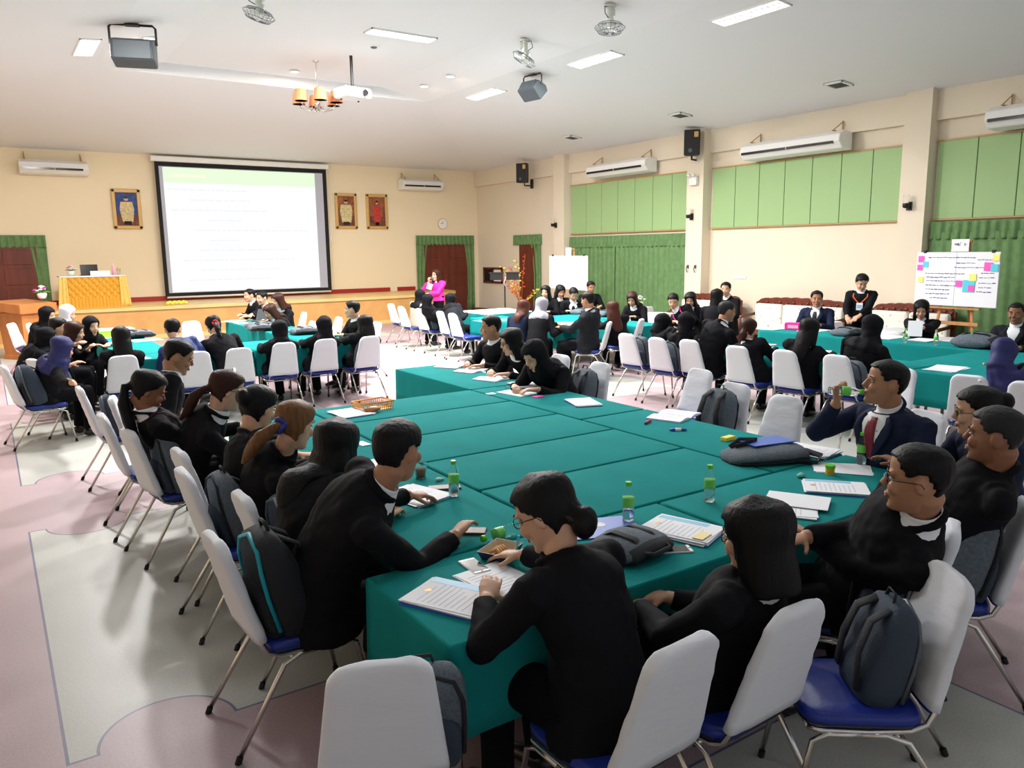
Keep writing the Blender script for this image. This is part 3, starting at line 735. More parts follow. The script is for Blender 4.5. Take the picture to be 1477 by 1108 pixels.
def make_chair():
    t = thing('banquet_chair', 'x', 'chair')
    s = MB(); R = []
    for z, k in ((.425, .93), (.432, .98), (.455, 1.0), (.472, .98), (.482, .9), (.486, .6)):
        row = []
        for j in range(28):
            a = 2 * PI * j / 28; ca, sa = math.cos(a), math.sin(a)
            row.append(V((.215 * k * abs(ca) ** .35 * (1 if ca > 0 else -1), .015 + .225 * k * abs(sa) ** .35 * (1 if sa > 0 else -1), z)))
        R.append(row)
    s.loft(R); obj('seat', s, M_BLUEV, t, smooth=True, auto=1.0)
    obj('seat_piping', MB().tube([R[1][j % 28] * 1 + V((0, 0, .004)) for j in range(29)], .005, 6), M_BLACKP, t)
    bm_ = MB(); bm_.loft(back_slab(.20, .15, .44, .08, .02)); bm_.xf(Matrix.Translation((0, -.215, .49)) @ Matrix.Rotation(.27, 4, 'X'))
    obj('back_pad', bm_, M_BLUEV, t, smooth=True)
    link('back_cover', COVERS[0], t)
    f = MB(); d = V((0, -math.sin(.27), math.cos(.27)))
    for sx in (-1, 1):
        top = V((sx * .196, -.232, .50))
        f.tube([top + d * .1 + V((-sx * .014, 0, 0)), top, V((sx * .2, -.205, .445)), V((sx * .2, -.15, .418)), V((sx * .2, .0, .41)), V((sx * .2, .18, .412)), V((sx * .18, .215, .414))], .0115, 8)
    f.tube([(-.18, .215, .414), (.18, .215, .414)], .0115, 8)
    obj('frame', f, M_CHROME, t, smooth=True)
    for sx in (-1, 1):
        lg = obj('leg', MB().tube([(sx * .207, .03, .40), (sx * .207, .15, .402), (sx * .21, .205, .375), (sx * .225, .27, .02)], .0115, 8), M_CHROME, t, smooth=True)
        obj('rubber_foot', MB().tube([(sx * .2243, .267, .03), (sx * .2255, .272, 0)], .015, 8), M_RUBBER, lg)
        lg = obj('leg', MB().tube([(sx * .207, .03, .40), (sx * .207, -.06, .402), (sx * .212, -.14, .375), (sx * .235, -.37, .02)], .0115, 8), M_CHROME, t, smooth=True)
        obj('rubber_foot', MB().tube([(sx * .2345, -.365, .03), (sx * .2355, -.377, 0)], .015, 8), M_RUBBER, lg)
    obj('stretcher', MB().tube([(-.21, .1, .395), (.21, .1, .395)], .009, 8).tube([(-.21, -.1, .395), (.21, -.1, .395)], .009, 8), M_CHROME, t, smooth=True)
    return t
CH0 = make_chair(); CH_USED = [False]; CHN = [0]; SEATS = []
def chair(px, py, face, lab, group, zt=.865):
    """px, py: where the photograph shows the middle of the top edge; face: heading the sitter looks, degrees from +x"""
    p = at(px, py, zt); a = math.radians(face); f = V((math.cos(a), math.sin(a), 0))
    c = p + f * .315
    r = CH0 if not CH_USED[0] else dup(CH0)
    CH_USED[0] = True
    for ch in r.children:
        if ch.name.startswith('back_cover'): ch.data = COVERS[CHN[0] % 3]
    CHN[0] += 1; SEATS.append((c.x, c.y, face))
    place(r, (c.x, c.y, 0), a - PI / 2, lab, group); r.scale = (.9, .9, .9)
    return r

# ---------------------------------------------------------------- backpack
def backpack_parts(body_m, pocket_m, strap_m, trim_m):
    t = thing('backpack', 'x', 'bag')
    R = []
    for z, w, dth in ((0, .12, .05), (.015, .15, .075), (.1, .165, .09), (.25, .162, .085), (.34, .15, .07), (.40, .115, .05), (.42, .07, .03)):
        row = []
        for j in range(20):
            a = 2 * PI * j / 20; ca, sa = math.cos(a), math.sin(a)
            row.append(V((w * abs(ca) ** .5 * (1 if ca > 0 else -1), dth * abs(sa) ** .5 * (1 if sa > 0 else -1), z)))
        R.append(row)
    obj('bag_body', MB().loft(R), body_m, t, smooth=True)
    R2 = [[V((p.x * .82, p.y * .55 + .075, p.z * .55 + .02)) for p in row] for row in R]
    obj('front_pocket', MB().loft(R2), pocket_m, t, smooth=True)
    obj('zip', MB().tube([(-.143, .080, .06), (-.143, .080, .2), (-.137, .070, .31), (-.105, .050, .385), (0, .035, .425), (.105, .050, .385), (.137, .070, .31), (.143, .080, .2), (.143, .080, .06)], .009, 6), trim_m, t, smooth=True)
    for sx in (-1, 1):
        obj('shoulder_strap', MB().tube([(sx * .06, -.05, .39), (sx * .075, -.11, .33), (sx * .085, -.12, .2), (sx * .11, -.09, .05)], [(.03, .008)] * 4, 8, side=(1, 0, 0)), strap_m, t, smooth=True)
    obj('carry_handle', MB().tube([(-.04, -.03, .41), (-.03, -.03, .45), (.03, -.03, .45), (.04, -.03, .41)], [(.008, .004)] * 4, 6), strap_m, t, smooth=True)
    return t
BAGS = {}
def bag(kind, loc, rz, lab, tilt=0, roll=0, s=1, group='backpacks'):
    if kind not in BAGS:
        ms = dict(grey=(M_GREYBAG, M_NAVYBAG, M_BLACKBAG, M_BLACKBAG), teal=(M_BLACKBAG, M_BLACKBAG, M_BLACKBAG, M_TEAL), black=(M_NAVYBAG, M_BLACKBAG, M_BLACKBAG, M_METALG))[kind]
        r = backpack_parts(*ms); BAGS[kind] = r
    else: r = dup(BAGS[kind])
    place(r, loc, rz, lab, group); r.rotation_euler = (tilt, roll, rz); r.scale = (s, s, s)
    return r
def bag_on(ch, kind, lab, dx=0, s=1, dz=0, fy=-.035):
    """bag leaning on the sitter's side of a chair back"""
    a = ch.rotation_euler[2]; o = V((dx, fy, .44 + dz)); c, s_ = math.cos(a), math.sin(a)
    return bag(kind, (ch.location.x + o.x * c - o.y * s_, ch.location.y + o.x * s_ + o.y * c, o.z), a + PI, lab, tilt=-.27, s=s * .92)

# ---------------------------------------------------------------- people
HEADR = [(-.118, .022, .080, -.045), (-.108, .036, .090, -.02), (-.085, .050, .092, .02), (-.055, .061, .091, .055), (-.025, .068, .087, .082), (.0, .0715, .082, .094),
         (.03, .0735, .088, .100), (.06, .0725, .086, .099), (.085, .064, .074, .088), (.105, .045, .050, .062), (.117, .018, .02, .03)]
def head_r(z):
    H = HEADR
    if z <= H[0][0]: return H[0][1:]
    for a, b in zip(H, H[1:]):
        if z <= b[0]:
            t = (z - a[0]) / (b[0] - a[0]); return tuple(a[i] + (b[i] - a[i]) * t for i in (1, 2, 3))
    return H[-1][1:]
def head_ring(z, off=0, n=20, fn=None):
    w, f, b = head_r(z); row = []
    for j in range(n):
        a = 2 * PI * j / n    # 0 = right (+x), pi/2 = front (+y)
        o = fn(a) if fn else off
        ca, sa = math.cos(a), math.sin(a)
        row.append(V(((w + o) * ca, ((f if sa > 0 else b) + o) * sa, z)))
    return row
def wrapd(a): return abs((a - PI / 2 + PI) % (2 * PI) - PI)     # angle away from the front
def hair_cap(m, style):
    """shell that stands proud of the skull where hair grows and sinks into it over the face"""
    short = style in ('short', 'buzz'); n = 32
    zlo = {'short': -.075, 'buzz': -.06, 'bob': -.17, 'long': -.17, 'tied': -.08}.get(style, -.08)
    zs = [zlo + (.117 - zlo) * i / 16 for i in range(17)]
    th = .006 if style == 'buzz' else .013 if short else .014 if style == 'tied' else .021
    R = []
    for z in zs:
        row = []
        if z >= -.115: w, f, b = head_r(z)
        else: w, f, b = .05, .05, .06
        for j in range(n):
            a = 2 * PI * j / n; g = wrapd(a); ca, sa = math.cos(a), math.sin(a)
            if short:
                line = .070 if g < .75 else (.070 - (g - .75) / .5 * .06 if g < 1.25 else (.01 if g < 1.4 else .022 if g < 1.85 else .022 - (g - 1.85) / .55 * .077 if g < 2.4 else -.055))
            elif style == 'tied':
                line = .072 - .02 * g if g < .9 else (.055 - (g - .9) * .1 if g < 1.5 else max(-.09, -.005 - (g - 1.5) * .10))
            else:
                line = .078 - .05 * g if g < .65 else (-.2 if g > 1.0 else .04 - (g - .65) * .8)
            on = z > line
            if style in ('bob', 'long') and z < 0:
                ww = max(w, .070 - .0 * z); bb = max(b, .085); ff = f if on and g < 1.2 else max(.0, f)
                ww2, bb2, ff2 = ww, bb, min(f, .06)
                o = th * (1 + .25 * min(1, -z / .15))
                if on: row.append(V(((ww2 + o) * ca, ((ff2 if sa > 0 else bb2) + o) * sa, z)))
                else: row.append(V((w * .5 * ca, (f if sa > 0 else b) * .35 * sa, z)))
                continue
            o = th if on else -.014
            if on and z > .1: o = th * .8
            row.append(V(((w + o) * ca, ((f if sa > 0 else b) + o) * sa, z)))
        R.append(row)
    w, f, b = head_r(.117)
    R.append([V(((.010) * math.cos(2 * PI * j / n), (.010) * math.sin(2 * PI * j / n), .117 + th * .5)) for j in range(n)])
    m.loft(R)
def bez2(a, b, c, t): return a * ((1 - t) ** 2) + b * (2 * t * (1 - t)) + c * (t * t)
def smooth_path(pts, rad, k=4):
    P_ = [pts[0]] + list(pts) + [pts[-1]]; R_ = [rad[0]] + list(rad) + [rad[-1]]; op = []; orr = []
    for i in range(1, len(P_) - 2):
        for j in range(k):
            t = j / k; w = (-.5 * t + t * t - .5 * t ** 3, 1 - 2.5 * t * t + 1.5 * t ** 3, .5 * t + 2 * t * t - 1.5 * t ** 3, -.5 * t * t + .5 * t ** 3)
            op.append(sum((P_[i - 1 + q] * w[q] for q in range(4)), V((0, 0, 0))))
            orr.append(tuple(R_[i][d] + (R_[i + 1][d] - R_[i][d]) * t for d in (0, 1)))
    return op + [P_[-2]], orr + [R_[-2]]
def nz(v): return v.normalized()
EYES = {}
def shared(key, fn):
    if key not in EYES: EYES[key] = fn()
    return EYES[key]
def eye_mesh():
    m = MB(); m.ell((0, 0, 0), (.0135, .006, .0045), n=12, k=8, m=0); m.ell((0, .0035, 0), (.0055, .0048, .0046), n=10, k=6, m=1); return m.mesh('eye', [M_EYEW, M_IRIS])
def brow_mesh():
    return fixn(MB().tube([(-.017, 0, -.001), (0, .004, .003), (.017, .001, 0)], [(.002, .0015), (.003, .0035), (.0015, .0015)], 6).mesh('eyebrow', M_HAIRB))
def lip_mesh():
    m = MB(); m.tube([(-.022, -.007, 0), (-.01, .001, .003), (0, .002, .002), (.01, .001, .003), (.022, -.007, 0)], [.002, .004, .004, .004, .002], 6)
    m.tube([(-.02, -.007, -.001), (-.008, .001, -.006), (.008, .001, -.006), (.02, -.007, -.001)], [.002, .0045, .0045, .002], 6); return fixn(m.mesh('lips', M_LIP))
def glass_mesh():
    m = MB()
    for sx in (-1, 1):
        m.tube([(sx * .033 + .024 * math.cos(k * PI / 8), .096 - .004 * abs(math.cos(k * PI / 8)), .002 + .017 * math.sin(k * PI / 8)) for k in range(17)], .0018, 5)
        m.tube([(sx * .057, .092, .006), (sx * .078, .06, .005), (sx * .083, -.01, .0), (sx * .08, -.02, -.015)], .0018, 5)
    m.tube([(-.01, .099, .004), (0, .1, .008), (.01, .099, .004)], .0018, 5); return fixn(m.mesh('glasses', M_BLACKP))

def make_hand(m, W, d, nrm, side, curl=.35, sc=1.0, vmin=.008):
    """W wrist, d toward the fingertips, nrm out of the back of the hand, side toward the thumb"""
    d = nz(d); side = nz(side - d * side.dot(d)); nrm = nz(nrm - d * nrm.dot(d) - side * nrm.dot(side))
    L_ = .088 * sc
    m.tube([W - d * .03, W, W + d * L_ * .45, W + d * L_ * .95, W + d * L_ * 1.05], [(.026, .019), (.028, .018), (.040 * sc, .016), (.040 * sc, .0135), (.032 * sc, .011)], 12, side=side)
    for i, (off, ln) in enumerate(((.029, .070), (.010, .079), (-.010, .074), (-.028, .058))):
        p = W + d * (L_ * .93) + side * off * sc; fd = nz(d + side * off * 2.2); pts = [p - fd * .015, p]; r0 = max(.0088, vmin)
        c = curl * (1 + .12 * i); ang = 0
        for k, part in enumerate((.45, .32, .23)):
            ang += c * (.8 if k == 0 else 1)
            p = p + (fd * math.cos(ang) - nrm * math.sin(ang)) * ln * part * sc * 1.08; pts.append(p.copy())
        m.tube(pts, [r0, r0, r0 * .95, r0 * .88, r0 * .72], 8)
    p = W + d * .022 * sc + side * .026 - nrm * .004; td = nz(d * .62 + side * .75 - nrm * (.25 + curl * .4))
    q = p + td * .042 * sc; r = q + nz(td + d * .5 - nrm * .15) * .03 * sc
    m.tube([p - td * .012, p, q, r], [.013, .0125, max(.0105, vmin), max(.0085, vmin)], 8)

def arm_ik(S, T, pole, a=.285, b=.255):
    D = T - S; L_ = min(D.length, (a + b) * .985); dn = nz(D); T2 = S + dn * L_
    x = (a * a - b * b + L_ * L_) / (2 * L_); h = math.sqrt(max(a * a - x * x, 0))
    pp = nz(pole - dn * pole.dot(dn)); return S + dn * x + pp * h, T2

def person(px, py, hz, face, label, male=False, hair='long', hm=None, sk=None, jac=None, look=(0, .15), lean=None, L0=None, side=0, lod=2,
           hands='table', stand=False, glasses=False, shirt=True, tie=None, lan=None, hij=None, scr_=None, extra=None, group=None, skirt=False, head=None, curl=.35, pole=None, wide=1.0, twist=0.0, tuck=0):
    """lod 0 near, 1 middle, 2 far.  (px, py, hz) gives the head centre; hands: 'table', 'lap' or two local targets"""
    Hw = V(head) if head else at(px, py, hz); a = math.radians(face); fw = V((math.cos(a), math.sin(a), 0)); rg = V((math.sin(a), -math.cos(a), 0))
    pz = .90 if stand else .51
    L_ = L0 or (.68 if male else .65)
    if stand: L_ = hz - pz
    dz = Hw.z - pz
    if lean is None: lean = math.sqrt(max(L_ * L_ - dz * dz, 0)); lean = min(lean, .45) if not stand else .03
    root_w = Hw - fw * lean - rg * side
    best = None      # sit in the chair that stands there
    for sx_, sy_, sf in SEATS:
        dd = math.hypot(sx_ - root_w.x, sy_ - root_w.y); da = abs((sf - face + 180) % 360 - 180)
        if not stand and dd < .5 and da < 62 and (best is None or dd < best[0]): best = (dd, sx_, sy_, sf)
    if best:
        cf = math.radians(best[3]); q = V((best[1] + math.cos(cf) * .035, best[2] + math.sin(cf) * .035, 0))
        D = V((Hw.x - q.x, Hw.y - q.y, 0)); mx = math.sqrt(max(.76 ** 2 - (Hw.z - pz) ** 2, .03))
        if D.length > mx: q = V((Hw.x, Hw.y, 0)) - D.normalized() * mx
        root_w = V((q.x, q.y, Hw.z)); D = Hw - root_w; lean = D.dot(fw); side = D.dot(rg)
    t = thing('person', label, 'person', (root_w.x, root_w.y, 0), a - PI / 2, group)
    sk = sk or M_SK1; hm = hm or M_HAIRB; jac = jac or M_JBLACK
    H = V((side, lean, Hw.z)); P = V((0, 0, pz)); d = nz(H - P); up = V((0, 0, 1))
    hv = nz(up * .55 + d * .45)
    N = H - hv * .152 - V((0, .036, 0)); M_ = P + (N - P) * .5 + V((0, -lean * .22 - .02, .04 + lean * .12))
    k = wide * (1.06 if male else .97); sh = (.185 if male else .168) * wide
    X = V((1, 0, 0))
    def frame(tt):
        tt2 = max(0, min(1, tt)); p = bez2(P, M_, N, tt2); q = bez2(P, M_, N, min(1, tt2 + .02)) - bez2(P, M_, N, max(0, tt2 - .02)); tg = nz(q)
        if tt < 0: p = P + nz(up * .8 + tg * .2) * (tt * (N - P).length); tg = up
        if tt > 1: p = N + (H - N) * (tt - 1) * 2.2
        x = X.copy()
        if twist: x = Matrix.Rotation(twist * max(0, tt2), 3, 'Z') @ x
        x = nz(x - tg * x.dot(tg)); return p, x, nz(tg.cross(x)), tg    # centre, right, front, up
    PROF = [(-.18, .175, .135), (-.1, .175, .14), (0, .168, .138), (.18, .152, .122), (.38, .14, .108), (.58, .155, .116), (.74, .165, .116), (.84, .155, .105), (.92, .12, .088), (.97, .082, .072), (1.02, .056, .056)]
    def prof(tt):
        for u, v in zip(PROF, PROF[1:]):
            if tt <= v[0]:
                s_ = max(0, (tt - u[0]) / (v[0] - u[0])); return u[1] + (v[1] - u[1]) * s_, u[2] + (v[2] - u[2]) * s_
        return PROF[-1][1:]
    def surf(tt, phi, inf):
        p, x, f, g = frame(tt); w, dd = prof(tt); return p + x * ((w * k + inf) * math.sin(phi)) + f * ((dd * k + inf) * math.cos(phi))
    def torso(m, inf, t0, t1, n=20, flare=0):
        R = []; steps = 16
        for i in range(steps + 1):
            tt = t0 + (t1 - t0) * i / steps; e = inf + flare * max(0, (.25 - tt))
            R.append([surf(tt, 2 * PI * j / n, e) for j in range(n)])
        m.loft(R)
    # joints
    ps, xs, fs, gs = frame(.83)
    S = {s: ps + xs * s * sh - fs * .01 + gs * .005 for s in (-1, 1)}
    if hands == 'table': tg = {1: V((.12 + side * .5, max(lean + .12, .36), .775)), -1: V((-.13 + side * .5, max(lean + .14, .38), .775))}
    elif hands == 'cross': tg = {1: V((-.14, .25, .80)), -1: V((.13, .27, .75))}
    elif hands == 'lap': tg = {1: V((.07, .24, .66)), -1: V((-.07, .26, .66))}
    else:   # two places in the hall, left hand then right
        tg = {}
        for s, w_ in ((-1, hands[0]), (1, hands[1])):
            if w_ is None: tg[s] = V((s * .13, max(lean + .12, .36), .775)); continue
            q = V(w_) - V((root_w.x, root_w.y, 0)); tg[s] = V((q.dot(rg), q.dot(fw), w_[2]))
    E = {}; Wr = {}
    for s in (-1, 1):
        pl = V((s * .55, -.25, -.75))
        if pole and pole.get(s): pl = V(pole[s])
        E[s], Wr[s] = arm_ik(S[s], tg[s], pl, .285 if male else .265, .25 if male else .235)
    if stand:
        hip = {s: V((s * .085, 0, .92)) for s in (-1, 1)}; kn = {s: V((s * .09, .02, .5)) for s in (-1, 1)}; an = {s: V((s * .09, 0, .08)) for s in (-1, 1)}
    else:
        hip = {s: V((s * .09, .02, .495)) for s in (-1, 1)}; kn = {s: V((s * (.13 if male else .09), .41 - tuck * .05, .49)) for s in (-1, 1)}; an = {s: V((s * .11, .38 - tuck, .085)) for s in (-1, 1)}
    vox = (.0062, .009, .0135)[lod]; vmin = max(.008, vox * .8)
    hyaw, hpit = look
    HM = Matrix.Translation(H) @ Matrix.Rotation(hyaw, 4, 'Z') @ Matrix.Rotation(-hpit, 4, 'X') @ Matrix.Scale(1.08, 4)
    # body
    m = MB(); torso(m, -.004, -.12, .93)
    hd = MB()
    hd.loft([head_ring(z, 0, 24) for z, *_ in HEADR])
    hd.tube([(0, .082, .022), (0, .094, .0), (0, .108, -.022), (0, .1, -.034)], [(.006, .008), (.008, .01), (.014, .012), (.012, .006)], 10, side=(1, 0, 0))
    for s in (-1, 1):
        hd.ell((s * .074, -.012, -.008), (.009, .021, .032), Matrix.Rotation(s * -.35, 3, 'Z'))
        hd.ell((s * .034, .074, -.03), (.024, .02, .024)); hd.ell((s * .03, .082, .021), (.024, .009, .009))
    hd.ell((0, .083, -.1), (.02, .014, .014)); hd.ell((0, .092, -.058), (.022, .009, .014))
    hd.xf(HM); m.add(hd.v, hd.f)
    nb = HM @ V((0, -.03, -.06)); m.tube([N - (H - N) * .25, N + V((0, 0, .02)), nb, HM @ V((0, -.02, -.02))], [.062, .055 if not male else .06, .052 if not male else .057, .05], 14)
    wr = (.029 if male else .026)
    for s in (-1, 1):
        m.tube([ps + xs * s * sh * .45, S[s] - xs * s * .02, S[s], S[s].lerp(E[s], .4), E[s], E[s].lerp(Wr[s], .35), Wr[s]], [.046, .050, .048, .043, .036, .038, wr], 12)
        fd = nz(Wr[s] - E[s]); flat = V((fd.x, fd.y, min(fd.z, 0) * .3 if hands == 'table' else fd.z)); flat = nz(V((flat.x - s * .22, flat.y, flat.z)))
        hp = (extra or {}).get('hand', {}).get(s)
        if hp: make_hand(m, Wr[s], V(hp[0]), V(hp[1]), V(hp[2]), hp[3], 1, vmin)
        else: make_hand(m, Wr[s], flat, V((s * .1, 0, 1)), V((-s, .1, 0)), curl, 1, vmin)
        m.tube([hip[s] * .6 + P * .4, hip[s], hip[s].lerp(kn[s], .5), kn[s]], [.085, .086, .074, .056], 12)
        m.tube([kn[s], kn[s].lerp(an[s], .3), an[s] + V((0, 0, .05)), an[s] - V((0, 0, .03))], [.054, .052, .034, .03], 12)
        m.tube([an[s] + V((0, -.04, -.045)), an[s] + V((0, .06, -.05)), an[s] + V((0, .14, -.062))], [(.03, .03), (.038, .024), (.03, .014)], 10, side=(1, 0, 0))
    link('body', remesh(m, 'body', sk, vox, 2), t)
    # clothes
    seed = abs(px * 3.7 + py) % 50
    def crease(co, no):
        e = noise.noise(V((co.x * 7 + seed, co.y * 7, co.z * 11))) * .010 + noise.noise(V((co.x * 22, co.y * 9 + seed, co.z * 26))) * .005
        return co + no * e
    j = MB(); torso(j, .016, -.22 if not skirt else -.16, .975, 24, flare=.015)
    for s in (-1, 1):
        j.tube([ps + xs * s * sh * .3 - gs * .02, ps + xs * s * sh * .8 + gs * .008, S[s] + xs * s * .008, S[s].lerp(E[s], .35), E[s].lerp(S[s], .08), E[s].lerp(Wr[s], .12), E[s].lerp(Wr[s], .5), Wr[s] - nz(Wr[s] - E[s]) * .025],
               [.072, .074, .068, .062, .058, .057, .050, .043], 14)
        j.ell(E[s], (.061, .061, .061)); j.ell(S[s], (.066, .066, .066))
    # collar roll round the neck
    na = nz(nb - N); nx = nz(X - na * X.dot(na)); nf = nz(na.cross(nx)); ncc = N + na * .004
    if not hij:
        pts = []
        for q in range(17):
            ph = PI * .2 + (2 * PI - PI * .4) * q / 16
            pts.append(ncc + nx * (.073 * math.sin(ph)) + nf * (.070 * math.cos(ph)) + na * (.004 - .036 * math.cos(ph)))
        j.tube(pts, [.009] + [.0145] * 15 + [.009], 8)
    link('jacket', remesh(j, 'jacket', jac, (.0085, .012, .018)[lod], 3, crease if lod < 2 else None), t)
    tr = MB(); R = []
    for s in (-1, 1):
        if skirt:
            pass
        else:
            tr.tube([hip[s] * .5 + P * .5, hip[s], hip[s].lerp(kn[s], .5), kn[s] + (V((0, .015, 0)) if not stand else V((0, 0, 0))), kn[s].lerp(an[s], .12), kn[s].lerp(an[s], .6), an[s] + V((0, 0, .0))], [.10, .102, .09, .074, .07, .062, .06], 14)
    if skirt:
        if stand: tr.tube([(0, 0, 1.0), (0, 0, .9), (0, .01, .6), (0, .01, .45)], [(.17, .12), (.18, .14), (.17, .13), (.16, .12)], 18, side=(1, 0, 0))
        else: tr.tube([(0, -.03, .49), (0, .1, .5), (0, .3, .5), (0, .45, .49)], [(.2, .1), (.195, .095), (.18, .085), (.165, .075)], 18, side=(1, 0, 0))
        link('skirt', remesh(tr, 'skirt', M_TROUS, .014, 3), t)
    else: link('trousers', remesh(tr, 'trousers', M_TROUS, .014, 3), t)
    for s in (-1, 1):
        q = an[s]; shm = MB().tube([q + V((0, -.06, -.03)), q + V((0, -.02, -.035)), q + V((0, .08, -.045)), q + V((0, .16, -.06)), q + V((0, .175, -.065))], [(.028, .03), (.038, .045), (.042, .034), (.036, .022), (.02, .014)], 12, side=(1, 0, 0))
        if skirt: shm.tube([q + V((0, -.05, -.04)), q + V((0, -.055, -.085))], [.014, .01], 8)
        obj('shoe', shm, M_SHOE, t, smooth=True)
    # top worn under the jacket, seen in its neck opening
    if not hij:
        ut = MB(); ut.loft([[surf(tt, 2 * PI * q / 20, .004) for q in range(20)] for tt in (.72, .8, .88, .94)] + [[ncc + nx * (r_ * math.sin(2 * PI * q / 20)) + nf * (r_ * math.cos(2 * PI * q / 20)) + na * z_ for q in range(20)] for r_, z_ in ((.070, -.012), (.066, .012))])
        obj('inner_top', ut, M_SHIRT if shirt else M_JBLACK, t, smooth=True)
    # shirt collar and front
    if shirt and not hij:
        c_ = MB(); Rr = []
        for r_, z_ in ((.067, -.03), (.067, .012), (.063, .020), (.058, .012), (.058, -.03)):
            Rr.append([ncc + nx * (r_ * math.sin(2 * PI * q / 20)) + nf * (r_ * math.cos(2 * PI * q / 20)) + na * (z_ + .016 - .016 * math.cos(2 * PI * q / 20)) for q in range(20)])
        c_.loft(Rr, cap=False)
        obj('shirt_collar', c_, M_SHIRT, t, smooth=True)
    def vpatch(t0, t1, w0, w1, inf, n=6, rows=8):
        vs = []; fs = []
        for i in range(rows + 1):
            tt = t0 + (t1 - t0) * i / rows; w = w0 + (w1 - w0) * i / rows
            for q in range(n + 1): vs.append(surf(tt, w * (q / n * 2 - 1), inf))
        o = len(vs)
        vs += [v_ + (frame(.6)[2] * -.012) for v_ in vs]
        for i in range(rows):
            for q in range(n):
                A = i * (n + 1) + q; fs += [(A, A + 1, A + n + 2, A + n + 1), (o + A, o + A + n + 1, o + A + n + 2, o + A + 1)]
        for i in range(rows):
            A = i * (n + 1); B = A + n; fs += [(A, A + n + 1, o + A + n + 1, o + A), (B, o + B, o + B + n + 1, B + n + 1)]
        for q in range(n): fs += [(q, o + q, o + q + 1, q + 1)]; z_ = rows * (n + 1) + q; fs.append((z_, z_ + 1, o + z_ + 1, o + z_))
        return MB().add(vs, fs)
    if shirt == 'front' and not hij:
        obj('shirt_front', vpatch(.45, .985, .06, .62, .021), M_SHIRT, t, smooth=True)
        if tie: obj('tie', vpatch(.46, .96, .13, .16, .029, 4, 8), tie, t, smooth=True)
        if lod < 2:
            for s in (-1, 1):
                pts = [surf(tt, s * (.08 + (.62 - .06) * (tt - .45) / .535), .028) for tt in (.45, .55, .68, .8, .9, .97)]
                obj('lapel', MB().tube(pts, [(.004, .004), (.02, .006), (.03, .006), (.034, .006), (.022, .006), (.012, .006)], 8, side=frame(.7)[1]), jac, t, smooth=True)
    if lan:
        ln = MB()
        for s in (-1, 1): ln.tube([surf(.97, s * 2.2, .022), surf(.98, s * 1.2, .024)] + [surf(tt, s * (.75 * (tt - .42) / .5), .03) for tt in (.92, .8, .65, .5, .42)], [(.008, .0025)] * 7, 6, side=X)
        lo = obj('lanyard', ln, lan, t, smooth=True)
        c_ = surf(.34, 0, .035); p_, x_, f_, g_ = frame(.36)
        rot = Matrix((x_, f_, g_)).transposed()
        obj('name_card', MB().box(c_, (.09, .006, .11), rot), M_PAPER, lo)
        obj('card_print', MB().box(c_ + f_ * .004, (.07, .002, .05), rot), M_LBLUE, lo)
    # face
    mk = hpit < 1.2 and not (extra or {}).get('noface')
    if mk:
        for s in (-1, 1):
            o = link('eye', shared('eye', eye_mesh), t); o.matrix_local = HM @ Matrix.Translation((s * .032, .083, .004)) @ Matrix.Rotation(-s * .18, 4, 'Z')
            o = link('eyebrow', shared('brow', brow_mesh), t); o.matrix_local = HM @ Matrix.Translation((s * .033, .089, .026)) @ Matrix.Rotation(-s * .2, 4, 'Z')
        o = link('lips', shared('lips', lip_mesh), t); o.matrix_local = HM @ Matrix.Translation((0, .099, -.060))
    if glasses:
        o = link('glasses', shared('glasses', glass_mesh), t); o.matrix_local = HM
    # hair or head scarf
    def hp3(x, y, z): return HM @ V((x, y, z))
    bk = lambda tt, inf: surf(tt, PI, inf)
    if hij:
        h = MB(); R = []; n = 32
        for i in range(18):
            z = -.15 + .27 * i / 17; zz = min(z, .116)
            w, f, b = head_r(max(zz, -.09)) if z > -.118 else (.065, .07, .075)
            row = []
            for q in range(n):
                a_ = 2 * PI * q / n; g = wrapd(a_); ca, sa = math.cos(a_), math.sin(a_)
                op = .85 - abs(z + .02) * 2.2
                on = g > op or z > .068 or z < -.105
                o_ = .020 if on else -.012
                if z > .06: o_ = .020 - (z - .06) * .12
                ww = max(w, .060) if (on and z < 0) else w; bb = max(b, .078) if (on and z < 0) else b
                row.append(V(((ww + o_) * ca, ((f if sa > 0 else bb) + o_) * sa, z if z < .116 else .128)))
            R.append(row)
        h.loft(R); h.xf(HM)
        Rr = []
        for tt, w_, d_ in ((1.32, .082, .095), (1.18, .100, .108), (1.06, .122, .118), (.98, .150, .128), (.90, .180, .138), (.82, .195, .145), (.74, .185, .148), (.66, .15, .13)):
            p_, x_, f_, g_ = frame(tt) if tt <= 1 else (N.lerp(HM @ V((0, 0, -.08)), min(1, (tt - 1) / .3)), X, V((0, 1, 0)), up)
            Rr.append([p_ + x_ * (w_ * k * math.cos(2 * PI * q / 28) * (1 + .05 * math.sin(q * 2.3))) + f_ * (d_ * k * math.sin(2 * PI * q / 28) * (1 + .05 * math.sin(q * 1.7))) - g_ * (.05 * (math.sin(2 * PI * q / 28) > .3) * (tt < .8)) for q in range(28)])
        h.loft(Rr)
        def drape(co, no):
            return co + no * (noise.noise(V((co.x * 9 + seed, co.y * 9, co.z * 7))) * .010 + noise.noise(V((co.x * 5, co.y * 5 + seed, co.z * 24))) * .006)
        link('head_scarf', remesh(h, 'head_scarf', hij, (.008, .010, .015)[lod], 3, drape if lod < 2 else None), t)
    else:
        h = MB(); st_ = {'ponytail': 'tied', 'bun': 'tied', 'lowbun': 'tied', 'highpony': 'tied'}.get(hair, hair); hair_cap(h, st_); h.xf(HM)
